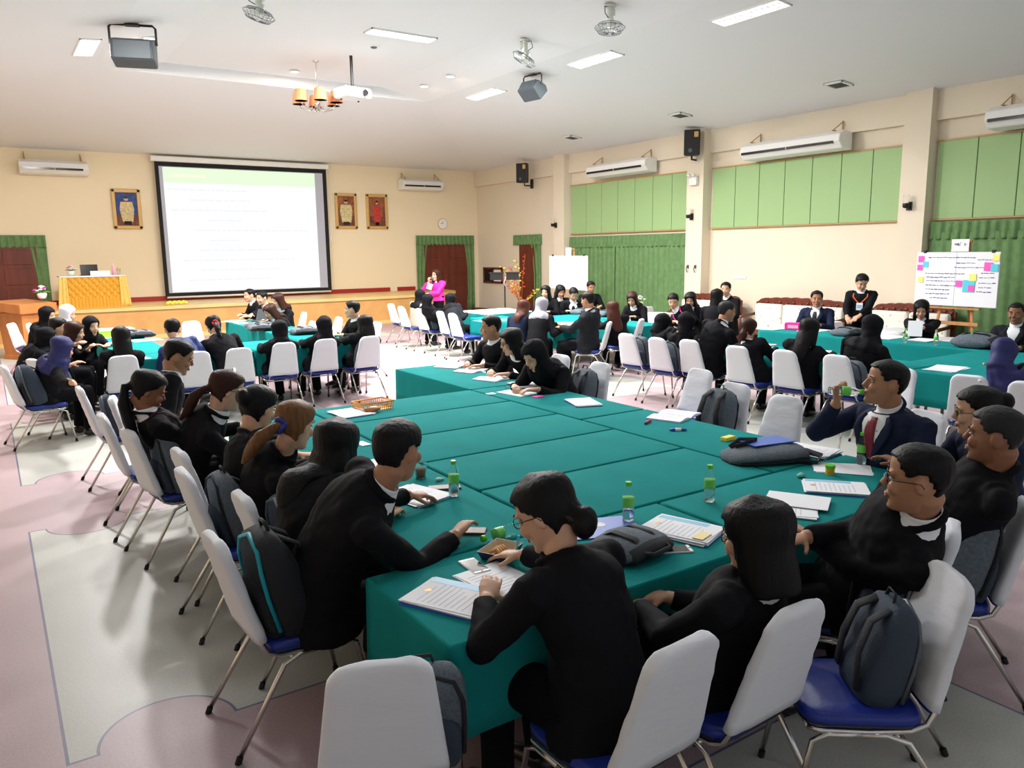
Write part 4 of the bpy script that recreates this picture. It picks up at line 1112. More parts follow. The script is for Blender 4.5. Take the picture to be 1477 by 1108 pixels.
        if hair == 'long':
            hpts, hrad = smooth_path([hp3(0, -.03, .03), hp3(0, -.055, -.06), hp3(0, -.062, -.13) * .55 + bk(.96, .03) * .45, bk(.84, .028), bk(.72, .026), bk(.6, .012)], [(.085, .05), (.095, .056), (.094, .052), (.084, .036), (.068, .026), (.035, .012)])
            h.tube(hpts, hrad, 32, side=HM.to_3x3() @ X)
        elif hair == 'ponytail':
            p0 = hp3(0, -.088, -.01); p1 = hp3(0, -.125, -.025); p3 = bk(.84, .05); h.tube([p0, p1, p1.lerp(p3, .35) + V((0, -.025, 0)), p1.lerp(p3, .7) + V((0, -.015, 0)), p3, bk(.70, .042)], [.03, .022, .036, .038, .032, .008], 14)
        elif hair == 'lowpony':
            pass
        elif hair == 'bun': h.ell(hp3(0, -.115, .035), (.048, .04, .046)); h.ell(hp3(.01, -.12, .03), (.04, .035, .05))
        elif hair == 'lowbun': h.ell(hp3(0, -.105, -.075), (.05, .042, .055)); h.tube([hp3(0, -.07, -.02), hp3(0, -.1, -.07)], [.05, .035])
        if lod == 0 or hair not in ('short', 'buzz'):
            hmesh = remesh(h, 'hair', hm, (.006, .009, .014)[lod], 2 if hair not in ('short', 'buzz') else 1, (lambda co, no: co + no * (noise.noise(V((co.x * 90, co.y * 90, co.z * 6))) * .0016 + noise.noise(V((co.x * 14, co.y * 14, co.z * 5))) * .004)) if lod < 2 else None)
        else: hmesh = fixn(h.mesh('hair', hm))
        hairo = link('hair', hmesh, t)
        if scr_:
            yy, zz = {'ponytail': (-.108, -.018), 'lowbun': (-.085, -.045), 'bun': (-.09, .03)}.get(hair, (-.1, 0))
            ring = MB(); c0 = V((0, yy, zz))
            ring.tube([c0 + V((.030 * math.cos(q * PI / 8), .012 * math.sin(q * PI / 8 * 3), .030 * math.sin(q * PI / 8))) for q in range(17)], .012, 8); ring.xf(HM)
            obj('hair_tie', ring, scr_, hairo, smooth=True)
        if (extra or {}).get('clip'):
            cl = MB().tube([(-.075, .0, .055), (-.055, .005, .1), (0, .008, .133), (.055, .005, .1), (.075, .0, .055)], [(.008, .004)] * 5, 8, side=(0, 1, 0)); cl.xf(HM)
            obj('hair_band', cl, M_WHITE, hairo, smooth=True)
        if (extra or {}).get('pin'):
            cl = MB().box((.02, -.02, .14), (.04, .012, .012)); cl.xf(HM); obj('hair_clip', cl, M_WHITE, hairo, bevel=.003)
    if hij and (extra or {}).get('brooch'):
        b_ = MB().ell(hp3(*extra['brooch']), (.012, .012, .012)); obj('brooch', b_, M_GILT, t, smooth=True)
    t['_H'] = 0
    del t['_H']
    return t, HM
# ---------------------------------------------------------------- chairs in the hall
gN, gL, gD, gE, gF, gM, gR, gG = ('chairs along the near side of the near table', 'chairs along the left side of the near table', 'chairs at the left of the left rear table', 'chairs in the row before the left rear table',
    'chairs near the stage on the right', 'empty chairs right of the near table', 'chairs in the row before the right rear table', 'chairs round the centre rear table')
c1 = chair(548, 955, 68, 'white covered chair cut by the bottom edge at left, nearest the camera', gN)
c2 = chair(990, 925, 92, 'white covered chair behind the writing woman with the low bun', gN)
c3 = chair(1155, 858, 92, 'white covered chair directly behind the bob haired woman', gN, .9)
c4 = chair(1376, 822, 142, 'empty chair at lower right with a dark backpack on its bright blue seat', gN)
c5 = chair(1378, 757, 118, 'white covered chair behind the man with crossed arms', gN)
c6 = chair(1484, 722, 125, 'white covered chair cut by the right edge behind the near table corner man', gN)
L1 = chair(306, 772, 2, 'white covered chair left of the leaning man holding the teal trimmed backpack', gL)
L2 = chair(347, 712, 0, 'white covered chair behind the long haired woman, second up the left side', gL)
L3 = chair(262, 678, 2, 'white covered chair standing back between two grey backpacks', gL)
L4 = chair(256, 648, 4, 'white covered chair behind the ponytailed woman with light brown hair', gL)
L5 = chair(183, 620, 8, 'white covered chair turned to the camera with grey backpack, left side row', gL)
L6 = chair(146, 598, 2, 'white covered chair just behind the woman with maroon lanyard', gL)
L7 = chair(113, 558, 2, 'farthest white covered chair of the left side row', gL)
L8 = chair(160, 572, -10, 'low white chair top glimpsed behind the woman with maroon lanyard', gL)
Da = chair(46, 518, 25, 'white covered chair behind the woman in the navy head scarf', gD)
Db = chair(3, 527, 10, 'chair cut by the left edge with a dark blue backpack', gD)
Dc = chair(15, 466, -25, 'white chair seen edge-on before the wooden lectern, left one', gD)
Dd = chair(40, 466, -15, 'white chair before the wooden lectern, middle one', gD)
De = chair(54, 471, 0, 'white chair before the wooden lectern, nearest the woman in white veil', gD)
D8 = chair(177, 513, 88, 'white chair behind the straight haired woman of the left rear table', gE)
Df = chair(283, 507, 84, 'white chair half hidden behind the man looking down at left', gE)
Dg = chair(275, 463, -90, 'white chair on the far side of the left rear table facing the camera', gE)
r1 = chair(345, 502, 88, 'white chair behind the woman with red hair tie', gE)
r2 = chair(410, 494, 88, 'white chair behind the first dark scarf wearer of the row, left of the next', gE)
r3 = chair(470, 489, 90, 'white chair in the row between its neighbours, behind the round headed black scarf', gE)
r4 = chair(534, 485, 95, 'rightmost white chair of the row facing the left rear table', gE)
f1 = chair(439, 450, 178, 'small white chair top right of the writing woman by the stage', gE)
f2 = chair(413, 441, 180, 'farthest white chair near the laptop', gE)
f3 = chair(452, 463, 180, 'white chair top low between two others before the stage', gE)
f4 = chair(489, 457, 182, 'white chair left of the man glancing aside', gE)
f5 = chair(545, 464, 180, 'white chair top behind the man glancing aside', gE)
F1 = chair(563, 438, 2, 'leftmost empty white chair before the stage on the right', gF)
F2 = chair(578, 442, 2, 'second empty white chair before the stage on the right', gF)
F3 = chair(604, 445, 2, 'white chair behind the scarf wearer with blue collar', gF)
F4 = chair(634, 449, -4, 'white chair with legs toward the aisle, left of the nearest stage side chair', gF)
F5 = chair(652, 452, 2, 'nearest empty white chair of the stage side row with visible blue seat', gF)
Ga = chair(746, 459, 20, 'white chair top behind the reddish haired woman', gG)
Gb = chair(880, 464, 130, 'white chair right of the tall man in charcoal jacket', gG)
Gd = chair(926, 460, 120, 'white chair behind the curly haired woman', gG)
Ge = chair(903, 481, 3, 'white chair with grey backpack left of the leaning black scarf wearer', gR)
G3c = chair(810, 511, 182, 'empty white chair behind the black scarf wearer at the near table arm', gM)
G4c = chair(867, 522, 180, 'empty white chair with a grey backpack, beyond the near table arm', gM)
Ma = chair(1012, 532, 178, 'empty tilted white chair right of the near table, left of the backpack one', gM)
Mb = chair(1063, 552, 180, 'empty white chair with grey backpack in the middle right of the near table', gM)
Mc = chair(1136, 570, 180, 'empty white chair nearest the drinking man on the right side of the near table', gM)
Md = chair(1340, 592, 170, 'white chair behind the drinking man', gM)
Me = chair(1303, 530, 172, 'white chair top between the black scarf and the drinking man', gM)
R1 = chair(947, 487, 3, 'white chair with grey backpack behind the leaning black scarf wearer', gR)
R2 = chair(993, 490, 3, 'white chair behind the black scarf wearer with pink pin', gR)
R3 = chair(1062, 499, 3, 'white chair behind the woman with orange hair tie', gR)
R4 = chair(1131, 505, 3, 'white chair behind the long haired woman at the right rear table', gR)
R5 = chair(1206, 512, 3, 'white chair behind the wide black head scarf at the right rear table', gR)
R6 = chair(1398, 541, 8, 'white chair directly behind the navy head scarf at right', gR)
R7 = chair(1484, 551, 8, 'white chair cut by the right edge in the right rear row', gR)
R8 = chair(1036, 453, 165, 'white chair top beside the bob haired woman at the back', gR)

bag_on(L1, 'teal', 'black backpack with teal zip on the chair beside the leaning man', .04, 1.12, dz=0)
bag_on(L2, 'black', 'dark grey backpack on the chair behind the long haired woman', .05, 1.05)
bag_on(L3, 'grey', 'grey backpack on the chair left of the light brown ponytail', .0, 1.0)
bag_on(L5, 'grey', 'grey backpack on the chair turned toward the camera in the left row', .06, 1.05)
bag_on(L7, 'black', 'dark backpack on the farthest chair of the left row', .05, .9)
bag_on(c1, 'grey', 'grey backpack beyond the nearest chair at the bottom edge', .13, .9, dz=-.05)
bag_on(c4, 'black', 'dark grey backpack leaning on the empty chair with bright blue seat at lower right', -.02, .92, dz=-.02)
bag_on(c5, 'black', 'dark backpack hanging beside the man with crossed arms', -.12, 1.05)
bag_on(c6, 'grey', 'grey backpack on the chair cut by the right edge', -.05, 1.1)
bag_on(Da, 'grey', 'grey backpack on the chair behind the navy head scarf at left', .07, 1.0)
bag_on(Db, 'black', 'dark blue backpack on the chair cut by the left edge', .05, 1.1)
bag_on(G4c, 'grey', 'grey backpack with two straps on the empty chair beyond the near table arm', .0, 1.0, dz=0)
bag_on(Mb, 'grey', 'grey backpack with two straps on the empty chair in the middle right', .0, 1.05)
bag_on(Ge, 'grey', 'grey backpack on the chair left of the leaning black scarf wearer', .07, 1.0)
bag_on(R1, 'grey', 'grey backpack on the chair behind the leaning black scarf wearer', .07, 1.0)
bag_on(R5, 'grey', 'grey backpack beside the wide black head scarf at the right rear table', .07, .95)
bag_on(F3, 'black', 'small dark backpack on the chair behind the scarf wearer with blue collar', .06, .9)
bag_on(r4, 'black', 'dark backpack on the rightmost chair of the left rear row', .0, .95, fy=-.1)

# ---------------------------------------------------------------- people, near table
T = .765
# leaning man, left side
person(573, 650, 1.17, -4, 'man in black suit leaning on the near table with one hand on the cloth', True, 'short', lod=0, look=(.6, .1), sk=M_SK2,
       hands=(at(590, 715, .80), at(658, 771, .775)), pole={1: (.4, -.9, -.25)}, wide=1.08, lean=.36)
person(485, 643, 1.07, 4, 'woman with long straight black hair beside the leaning man', False, 'long', shirt=False, lod=0, look=(.6, .25), scr_=None, lean=.3)
person(425, 612, 1.08, 2, 'woman with light brown ponytail tied with a blue scrunchie', False, 'ponytail', M_HAIRBL, shirt=False, lod=0, look=(.5, .3), scr_=mat('blue_ribbon', (.02, .03, .25), .5), sk=M_SK1, lean=.3)
person(372, 588, 1.10, 5, 'woman with black hair gathered in a beaded bun, left side of near table', False, 'bun', shirt=False, lod=0, look=(.4, .35), lean=.28)
person(327, 562, 1.10, 2, 'woman with glasses, ponytail and white hair band reading', False, 'ponytail', M_HAIRBR, lod=0, look=(.0, .35), glasses=True, extra={'clip': 1}, lean=.2, sk=M_SK1)
person(257, 514, 1.20, -8, 'man with short black hair looking down, behind the two seated women at left', True, 'short', lod=0, look=(0, .45), sk=M_SK2, hands='lap', lean=.18)
person(213, 562, 1.10, 0, 'woman with low ponytail and maroon lanyard looking down at left', False, 'ponytail', lod=0, look=(0, .5), sk=M_SK3, hands='lap', lan=mat('maroon_ribbon', (.12, .01, .04), .6), lean=.22, skirt=True)
# near side
person(788, 737, 1.10, 100, 'woman in black suit with low chignon and glasses writing, nearest the camera', False, 'lowbun', shirt=False, lod=0, look=(.3, .5), sk=M_SK1, glasses=True,
       hands=(at(702, 862, T), at(752, 800, T + .01)), lean=.33, wide=1.08, pole={-1: (-.8, -.5, -.5), 1: (.8, -.3, -.5)}, scr_=M_BLACKP, curl=.25)
person(1093, 772, 1.02, 98, 'woman with shoulder length black bob seated low before the booklets', False, 'bob', lod=0, look=(.2, .15), sk=M_SK1, glasses=True, hands='lap', lean=-.03, wide=1.1, extra={'pin': 0})
person(1325, 690, 1.12, 140, 'man with glasses and crossed arms looking left at lower right', True, 'short', M_HAIRB, lod=0, look=(-.4, .05), sk=M_SK2, glasses=True, shirt=True,
       hands='cross', lean=.1, wide=1.12, tuck=.1)
person(1437, 628, 1.15, 132, 'man with short hair in black jacket at the near table corner, right edge', True, 'buzz', M_HAIRG, lod=0, look=(-.45, .0), sk=M_SK3, shirt=False,
       hands=(at(1290, 660, .86), at(1300, 668, .84)), lean=.1, wide=1.1)
person(1411, 592, 1.10, 160, 'woman with glasses and white hair clip half hidden behind the corner man', False, 'bun', lod=0, look=(-.65, .15), sk=M_SK1, glasses=True, jac=M_JNAVY, extra={'pin': 1}, lean=.15, shirt=False)
# drinking man
Hd = at(1278, 552, 1.2); a_ = math.radians(139); fwd = V((math.cos(a_), math.sin(a_), 0)); rgt = V((math.sin(a_), -math.cos(a_), 0))
wp = Hd + fwd * .24 + rgt * .055 - V((0, 0, .125))
person(0, 0, 0, 168, 'man in dark suit and red tie drinking from a plastic bottle', True, 'short', lod=0, look=(-.5, -.1), sk=M_SK2, shirt='front', tie=mat('dark_red_silk', (.20, .01, .03), .4), jac=M_JNAVY,
       lan=None, head=Hd, lean=.06, wide=1.14, hands=((Hd + fwd * .10 - rgt * .35).to_tuple()[:2] + (.60,), tuple(wp)), pole={1: (.6, .3, -.8)},
       extra={'hand': {1: ((.1, .12, 1), (.88, .48, .0), (.48, -.88, 0), .85)}})
# far side of the arm
person(708, 472, 1.15, 190, 'man with short hair in profile at the far end of the near table arm', True, 'short', lod=1, look=(-.6, .1), sk=M_SK2, lean=.12)
person(738, 492, 1.08, 190, 'woman with glasses and long hair reading between two colleagues at the table arm', False, 'long', lod=1, look=(-.5, .3), glasses=True, lean=.25)
person(772, 512, 1.05, 200, 'person in black head scarf with blue lanyard reading at the near table arm', False, lod=1, look=(-.3, .6), hij=M_HIJB, lean=.40, lan=mat('blue_ribbon', (.02, .03, .25), .5))

# left rear table
person(97, 452, 1.10, -20, 'woman in white veil with dark head band facing right', False, lod=2, look=(0, .3), hij=M_HIJW, lean=.2)
person(68, 455, 1.10, -30, 'dark scarf wearer standing out behind the white veil before the lectern', False, lod=2, look=(0, .2), hij=M_HIJB, lean=.2)
person(84, 472, 1.04, -10, 'small dark haired face between white veil and navy scarf', False, 'tied', lod=2, look=(0, .2), lean=.25)
person(107, 478, 1.02, -15, 'woman with brown hair, hand raised to her chin, left rear table', False, 'long', M_HAIRBR, lod=2, look=(0, .3), lean=.28, hands=(None, at(131, 492, .98)))
person(131, 470, 1.02, -60, 'person in black scarf beside the bright green box', False, lod=2, look=(0, .2), hij=M_HIJB, lean=.2)
person(89, 503, 1.00, 22, 'person in bright navy head scarf and black coat at the left', False, lod=1, look=(0, .35), hij=M_HIJN, lean=.28, hands=(None, at(120, 560, .70)), wide=1.05)
person(66, 488, 1.00, 10, 'person in black scarf just left of the navy head scarf', False, lod=1, look=(0, .3), hij=M_HIJB, lean=.25)
person(175, 487, 1.04, 88, 'woman with straight long black hair seen from behind at left rear table', False, 'long', lod=1, look=(0, .2), lean=.2)
person(249, 475, 1.08, 80, 'person with short black hair and blue collar seen from behind', False, 'short', lod=1, look=(0, .3), lean=.3, jac=mat('blue_jacket', (.02, .04, .16), .7))
person(308, 470, 1.08, 80, 'woman with ponytail in a red tie leaning over the left rear table', False, 'ponytail', lod=1, look=(.2, .5), lean=.34, scr_=M_RED, wide=1.05)
person(360, 426, 1.15, 190, 'dark haired person beneath the screen, left of the white collared man', False, 'short', lod=2, look=(0, .1), lean=.2)
person(378, 430, 1.13, 200, 'man with white collar reaching onto the table beneath the screen', True, 'short', lod=2, look=(0, .15), lean=.25, hands=(at(344, 460, .77), at(350, 462, .77)))
person(390, 449, 1.00, 195, 'woman with long dark hair writing at the left rear table', False, 'long', M_HAIRBR, lod=2, look=(0, .55), lean=.3)
person(401, 433, 1.13, 190, 'dark haired woman beside the laptop, behind the writing woman', False, 'long', M_HAIRBR, lod=2, look=(0, .3), lean=.2)
person(404, 477, 1.00, 88, 'leftmost of the black scarf wearers with backs turned in the middle row', False, lod=1, look=(0, .35), hij=M_HIJB, lean=.28)
person(468, 471, 1.01, 90, 'person in round black head scarf seen from behind in the middle row', False, lod=1, look=(0, .2), hij=M_HIJB, lean=.24)
person(527, 468, 1.00, 92, 'woman with long black hair seen from behind beside the aisle', False, 'long', lod=1, look=(.1, .2), lean=.24)
person(508, 446, 1.13, 185, 'man with short black hair glancing aside before the stage', True, 'short', lod=1, look=(-.75, 0), sk=M_SK1, lean=.12)
# by the stage
Hs = at(629, 397, 1.42)
pw, pHM = person(0, 0, Hs.z, 195, 'woman presenter in bright pink jacket standing with a microphone', False, 'long', M_HAIRBR, lod=1, look=(.1, .0), jac=M_PINK, stand=True, head=Hs, shirt=True,
       hands=((Hs.x - .27, Hs.y - .06, Hs.z - .42), (Hs.x - .14, Hs.y + .10, Hs.z - .16)), pole={1: (.7, 0, -.7), -1: (-.6, 0, -.8)}, extra={'hand': {1: ((-.3, .3, .9), (0, 1, .2), (-1, 0, 0), .8)}})
person(606, 427, 1.06, 12, 'black scarf wearer leftmost near the presenter', False, lod=2, look=(0, .2), hij=M_HIJB, lean=.2, jac=mat('beige_jacket', (.45, .38, .30), .8))
person(617, 434, 1.02, 5, 'black scarf wearer with blue collar below the presenter', False, lod=2, look=(-.3, .2), hij=M_HIJB, lean=.2)
person(650, 433, 1.03, 20, 'black scarf wearer right of the presenter with grey jacket', False, lod=2, look=(0, .2), hij=M_HIJB, lean=.2, jac=M_JCHAR)
# centre rear
person(755, 444, 1.05, 30, 'woman with long reddish brown hair seen from behind', False, 'long', M_HAIRRED, lod=2, look=(0, .3), lean=.22, jac=M_JNAVY)
person(781, 441, 1.09, 40, 'person in grey head scarf leaning over the centre rear table', False, lod=2, look=(-.3, .4), hij=M_HIJG, lean=.3, hands=(at(812, 470, .77), at(818, 472, .77)))
person(787, 421, 1.15, 215, 'long haired woman in profile beside the autumn leaves', False, 'long', lod=2, look=(0, .2), lean=.15)
person(808, 420, 1.13, 245, 'woman with long black hair writing in front of the left flip chart', False, 'long', lod=2, look=(.2, .5), lean=.22)
person(827, 424, 1.10, 235, 'man bending over his writing in front of the left flip chart', True, 'short', lod=2, look=(.2, .6), lean=.25, shirt='front', tie=M_BLACKP)
person(852, 414, 1.17, 250, 'man with black hair sitting upright before the flip chart corner', True, 'short', lod=2, look=(0, .3), lean=.1, sk=M_SK2)
person(848, 433, 1.20, 118, 'tall man in charcoal jacket seen from behind at the centre table', True, 'short', lod=1, look=(-.3, .1), lean=.08, jac=M_JCHAR, sk=M_SK2, wide=1.15)
person(884, 446, 1.03, 70, 'woman with curly brown hair seen from behind', False, 'long', M_HAIRRED, lod=2, look=(.0, .2), lean=.15)
person(912, 431, 1.08, 195, 'woman with fringe writing in front of the green curtain', False, 'long', M_HAIRBR, lod=2, look=(.3, .5), lean=.25, sk=M_SK1)
person(971, 434, 1.10, 205, 'woman with bright pink scarf looking down before the curtain', False, 'bun', lod=2, look=(.2, .4), lean=.2, lan=M_PINK)
person(996, 432, 1.10, 200, 'woman with long dark hair beside the pink scarf woman', False, 'long', lod=2, look=(.2, .4), lean=.22)
person(1034, 428, 1.18, 20, 'bob haired person in black before the carved sofa', False, 'bob', lod=2, look=(0, .1), lean=.12)
person(1047, 417, 1.23, 190, 'man with white collar in profile before the carved sofa', True, 'short', lod=2, look=(.3, .1), lean=.12)
# right rear
person(955, 467, 1.00, -8, 'black scarf wearer bent far over beside the grey backpacks', False, lod=1, look=(0, .6), hij=M_HIJB, lean=.32, wide=1.05)
person(990, 466, 1.04, 5, 'black scarf wearer with pink pin seen from behind', False, lod=1, look=(0, .3), hij=M_HIJB, lean=.22, extra={'brooch': (.0, -.12, -.13)}, wide=1.05)
person(1048, 449, 1.19, 0, 'man with close cropped hair in profile from behind at the right rear table', True, 'buzz', M_HAIRG, lod=1, look=(-.3, .1), sk=M_SK2, lean=.12, wide=1.1)
person(1079, 475, 1.02, 10, 'woman with dark bun and orange hair tie at the right rear table', False, 'lowbun', M_HAIRBR, lod=1, look=(.1, .2), scr_=M_ORANGE, lean=.2)
person(1167, 476, 1.07, 8, 'woman with long loose black hair seen from behind at right rear table', False, 'long', lod=1, look=(0, .3), lean=.25, wide=1.08)
person(1258, 472, 1.12, 5, 'person in wide black head scarf seen from behind at right', False, lod=1, look=(0, .3), hij=M_HIJB, lean=.25, wide=1.12)
person(1178, 431, 1.16, 200, 'man in navy suit and dark tie facing the camera before the sofa', True, 'short', lod=1, look=(.3, .05), jac=M_JNAVY, shirt='front', tie=M_BLACKP, lean=.08, sk=M_SK2, wide=1.05)
Hs = at(1243, 407, 1.42)
person(0, 0, Hs.z, 205, 'woman standing in black suit with orange lanyard looking down', False, 'ponytail', lod=1, look=(.35, .5), stand=True, head=Hs, lan=M_ORANGE, hands=(tuple(Hs + V((-.30, -.18, -.50))), tuple(Hs + V((-.36, -.02, -.52)))), sk=M_SK1)
person(1329, 446, 1.09, 195, 'woman with wavy black hair reading a sheet, facing the camera', False, 'bob', lod=1, look=(.2, .45), lean=.12, shirt='front', tie=M_JNAVY, hands=(at(1312, 478, .86), at(1325, 480, .86)))
person(1466, 452, 1.15, 190, 'man at the right edge in profile with striped shirt', True, 'buzz', lod=1, look=(.0, .05), sk=M_SK3, lean=.05, shirt='front', jac=M_JCHAR)
person(1447, 510, 1.05, 22, 'person in navy head scarf bending over at right', False, lod=1, look=(-.2, .6), hij=M_HIJN, lean=.3, wide=1.1, extra={'brooch': (-.1, -.03, -.12)}, hands='table')
# ---------------------------------------------------------------- things on the near table
ZT = .7285
def tabled(p, m=.1):
    """keep a thing's middle over the nearest table"""
    best = None
    for x0, y0, x1, y1 in TABLES:
        qx = min(max(p.x, x0 + m), x1 - m); qy = min(max(p.y, y0 + m), y1 - m); d = (qx - p.x) ** 2 + (qy - p.y) ** 2
        inside = x0 < p.x < x1 and y0 < p.y < y1
        if inside: return V((p.x, p.y, p.z))
        if best is None or d < best[0]: best = (d, qx, qy)
    return V((best[1], best[2], p.z))
def on(px, py, z=ZT): p = tabled(at(px, py, z)); return (p.x, p.y, z)
def bottle(loc, lab, rz=0, rot=None, level=.5, group='plastic water bottles'):
    t = thing('water_bottle', lab, 'bottle', loc, rz, group); t.scale = (.86, .86, .86)
    if rot: t.rotation_euler = rot
    obj('bottle_body', MB().lathe((0, 0, 0), [(.002, .004), (.024, .0), (.031, .008), (.031, .03), (.028, .036), (.031, .042), (.031, .06), (.029, .066), (.031, .072), (.031, .135), (.028, .16), (.016, .185), (.0125, .192), (.0125, .205)], 24), M_CLEAR, t, smooth=True)
    if level: obj('water', MB().lathe((0, 0, .004), [(.022, 0), (.028, .006), (.0285, .175 * level)], 20), mat('water', (.75, .88, .92), .03, trans=.9), t, smooth=True)
    obj('label', MB().lathe((0, 0, 0), [(.0315, .085), (.0318, .088), (.0318, .13), (.0315, .133)], 24), M_LABEL, t, smooth=True)
    obj('cap', MB().cyl((0, 0, .196), .0165, .022, 24), M_LGREEN, t, bevel=.002)
    return t
bottle(on(655, 716), 'water bottle standing by the leaning man on the left column', level=.5)
bottle(on(906, 752), 'water bottle behind the blue folder on the near row', level=.35)
bottle(on(1023, 724), 'tall water bottle standing left of the bob haired woman', level=.6)
bottle(on(1242, 670), 'water bottle in front of the drinking man', level=.35)
b = bottle(on(742, 762, ZT + .028), 'empty water bottle lying on its side before the leaning man', level=0); q = V(on(697, 777, ZT)) - V(on(742, 762, ZT)); b.rotation_euler = (0, PI / 2, math.atan2(q.y, q.x))
bottle(on(1340, 500, ZT), 'water bottle in front of the reading woman at right rear table', level=.3)
bottle(on(1294, 496, ZT), 'water bottle left of the reading woman at right rear table', level=.3)
bottle(on(1400, 502, ZT), 'water bottle right of the reading woman beside the white cloth', level=.3)
bl = bottle(tuple(Hd + fwd * .305 - V((0, 0, .045))), 'plastic bottle held to the mouth by the drinking man', level=0)
q = (-fwd + V((0, 0, -.05))).normalized(); bl.rotation_euler = q.to_track_quat('Z', 'Y').to_euler()

def sheets(px, py, rz, lab, w=.21, h=.297, n=3, card=None, print_=True, group='papers on the tables', z=ZT, spread=.12, name='paper_stack', cat='papers', th=.0022):
    """loose sheets or a booklet: every sheet is a slightly turned thin slab"""
    p = tabled(at(px, py, z)); t = thing(name, lab, cat, (p.x, p.y, z), math.radians(rz), group)
    z0 = 0
    if card:
        obj('card_cover', MB().box((0, 0, .0025), (w + .012, h + .008, .005)), card, t, bevel=.001); z0 = .005
    random.seed(int(px * 13 + py))
    for i in range(n):
        a = random.uniform(-spread, spread) if n > 1 else 0; R3 = Matrix.Rotation(a, 3, 'Z')
        sh = obj('sheet', MB().box((random.uniform(-.01, .01) * (n > 1), random.uniform(-.01, .01) * (n > 1), z0 + th / 2), (w, h, th), R3), M_PAPER, t)
        z0 += th
    if print_:
        ln = MB()
        for i in range(9):
            y = h * .32 - i * h * .075; wl = w * random.uniform(.45, .8)
            ln.box((-(w * .4 - wl / 2), y, z0 + .0002), (wl, .0035, .0004))
        obj('text_lines', ln, mat('print_grey', (.52, .54, .62), .7), t)
        if print_ == 'crest':
            obj('crest', MB().cyl((0, h * .36, z0), .014, .0006, 16), M_GILT, t)
            obj('blue_band', MB().box((w * .40, h * .1, z0 + .0003), (w * .16, h * .75, .0005)), M_LBLUE, t)
    return t
def openbook(px, py, rz, lab, z=ZT, s=1.0, cover=None, group='open books on the tables'):
    p = at(px, py, z); t = thing('open_book', lab, 'book', (p.x, p.y, z), math.radians(rz), group)
    for sx in (-1, 1):
        R = []
        for i in range(9):
            u = i / 8; x = sx * u * .2 * s; zz = .004 + .022 * math.sin(min(1, u * 1.3) * PI * .75) * (1 - u * .5)
            R.append([V((x, -.14 * s, zz)), V((x, .14 * s, zz)), V((x, .14 * s, .002)), V((x, -.14 * s, .002))])
        pg = obj('page_block', MB().loft(R), M_PAPER, t, smooth=True, auto=.6)
        tx = MB()
        for i in range(8): tx.box((sx * .1 * s, (.1 - i * .027) * s, .026), (.13 * s, .003, .0006))
        obj('text_lines', tx, mat('print_grey', (.52, .54, .62), .7), pg)
    obj('book_cover', MB().box((0, 0, .001), (.41 * s, .285 * s, .002)), cover or M_BLUEC, t)
    return t
sheets(655, 866, 28, 'blue backed booklet with crest under the writing woman\'s hand', .22, .31, 5, M_BLUEC, 'crest', spread=.03, name='booklet', cat='booklet')
sheets(722, 838, 8, 'sheet the nearest woman is writing on', .21, .29, 2, None, True)
sheets(600, 716, 15, 'papers under the leaning man\'s arms', .22, .3, 4, M_LBLUE, True)
sheets(984, 768, 20, 'thick booklet with blue cover and yellow note in front of the bob haired woman', .22, .31, 7, M_BLUEC, 'crest', spread=.05, name='booklet', cat='booklet')
obj_y = obj('sticky_note', MB().box((0, 0, .001), (.09, .05, .002)), mat('pale_yellow', (.9, .75, .35), .6)); obj_y.location = on(1012, 773, ZT + .0235); obj_y.rotation_euler = (0, 0, .3); tag(obj_y, 'pale yellow note lying on the thick booklet', 'sticky note')
sheets(1128, 735, 35, 'booklet and white sheet directly beyond the bob haired woman', .22, .3, 3, M_LBLUE, 'crest')
sheets(1150, 722, 30, 'plain white sheet above the bob haired woman', .21, .29, 1, None, False, z=ZT + .016)
sheets(1205, 706, 40, 'closed white booklet with blue edge before the man with crossed arms', .21, .3, 5, M_BLUEC, 'crest', spread=.02, name='booklet', cat='booklet')
sheets(1213, 676, 40, 'loose white sheet under the yellow pill jar', .21, .30, 2, None, False)
sheets(1190, 646, 10, 'printed booklet with teal folder in front of the drinking man', .22, .3, 5, M_LBLUE, True, name='booklet', cat='booklet')
openbook(972, 601, 20, 'open notebook with curled blue page on the right column', s=.95)
sheets(841, 582, -20, 'closed white booklet with dark blue spine alone on the right column', .21, .3, 5, M_BLUEC, False, spread=.02, name='booklet', cat='booklet')
sheets(745, 567, 5, 'flat white sheets under a pair of glasses', .21, .3, 2, None, True)
sheets(768, 553, -10, 'booklet right of the glasses before the black scarf wearer', .24, .3, 5, M_BLUEC, False)
openbook(716, 546, 20, 'open book held by the black scarf wearer at the table arm')
openbook(655, 528, 30, 'open book at the far end of the near table arm', cover=mat('maroon_card', (.25, .02, .08), .5))
openbook(683, 535, 20, 'open white book before the man in profile at the table arm', s=.9, cover=mat('maroon_card', (.25, .02, .08), .5))
sheets(507, 597, 5, 'blue printed booklet beside the orange basket', .25, .3, 4, M_BLUEC, 'crest', name='booklet', cat='booklet')
sheets(527, 668, 10, 'white sheet left of the long haired woman', .2, .28, 1, None, False)
sheets(523, 641, 5, 'small light blue card on the left column', .06, .12, 1, M_CYAN, False)
sheets(708, 568, 0, 'small white card left of the sheets under the glasses', .08, .06, 1, None, False)
t = obj('pink_note', MB().box((0, 0, .004), (.09, .07, .008)), M_PINK, bevel=.002); t.location = on(776, 573); tag(t, 'bright pink sticky note pad on the right column', 'sticky note')
t = thing('reading_glasses', 'folded clear framed glasses on the white sheets', 'glasses', on(735, 560, ZT + .008), .3)
gm = MB()
for sx in (-1, 1):
    gm.tube([(sx * .033 + .026 * math.cos(k * PI / 8), .0, .022 + .02 * math.sin(k * PI / 8)) for k in range(17)], .002, 5)
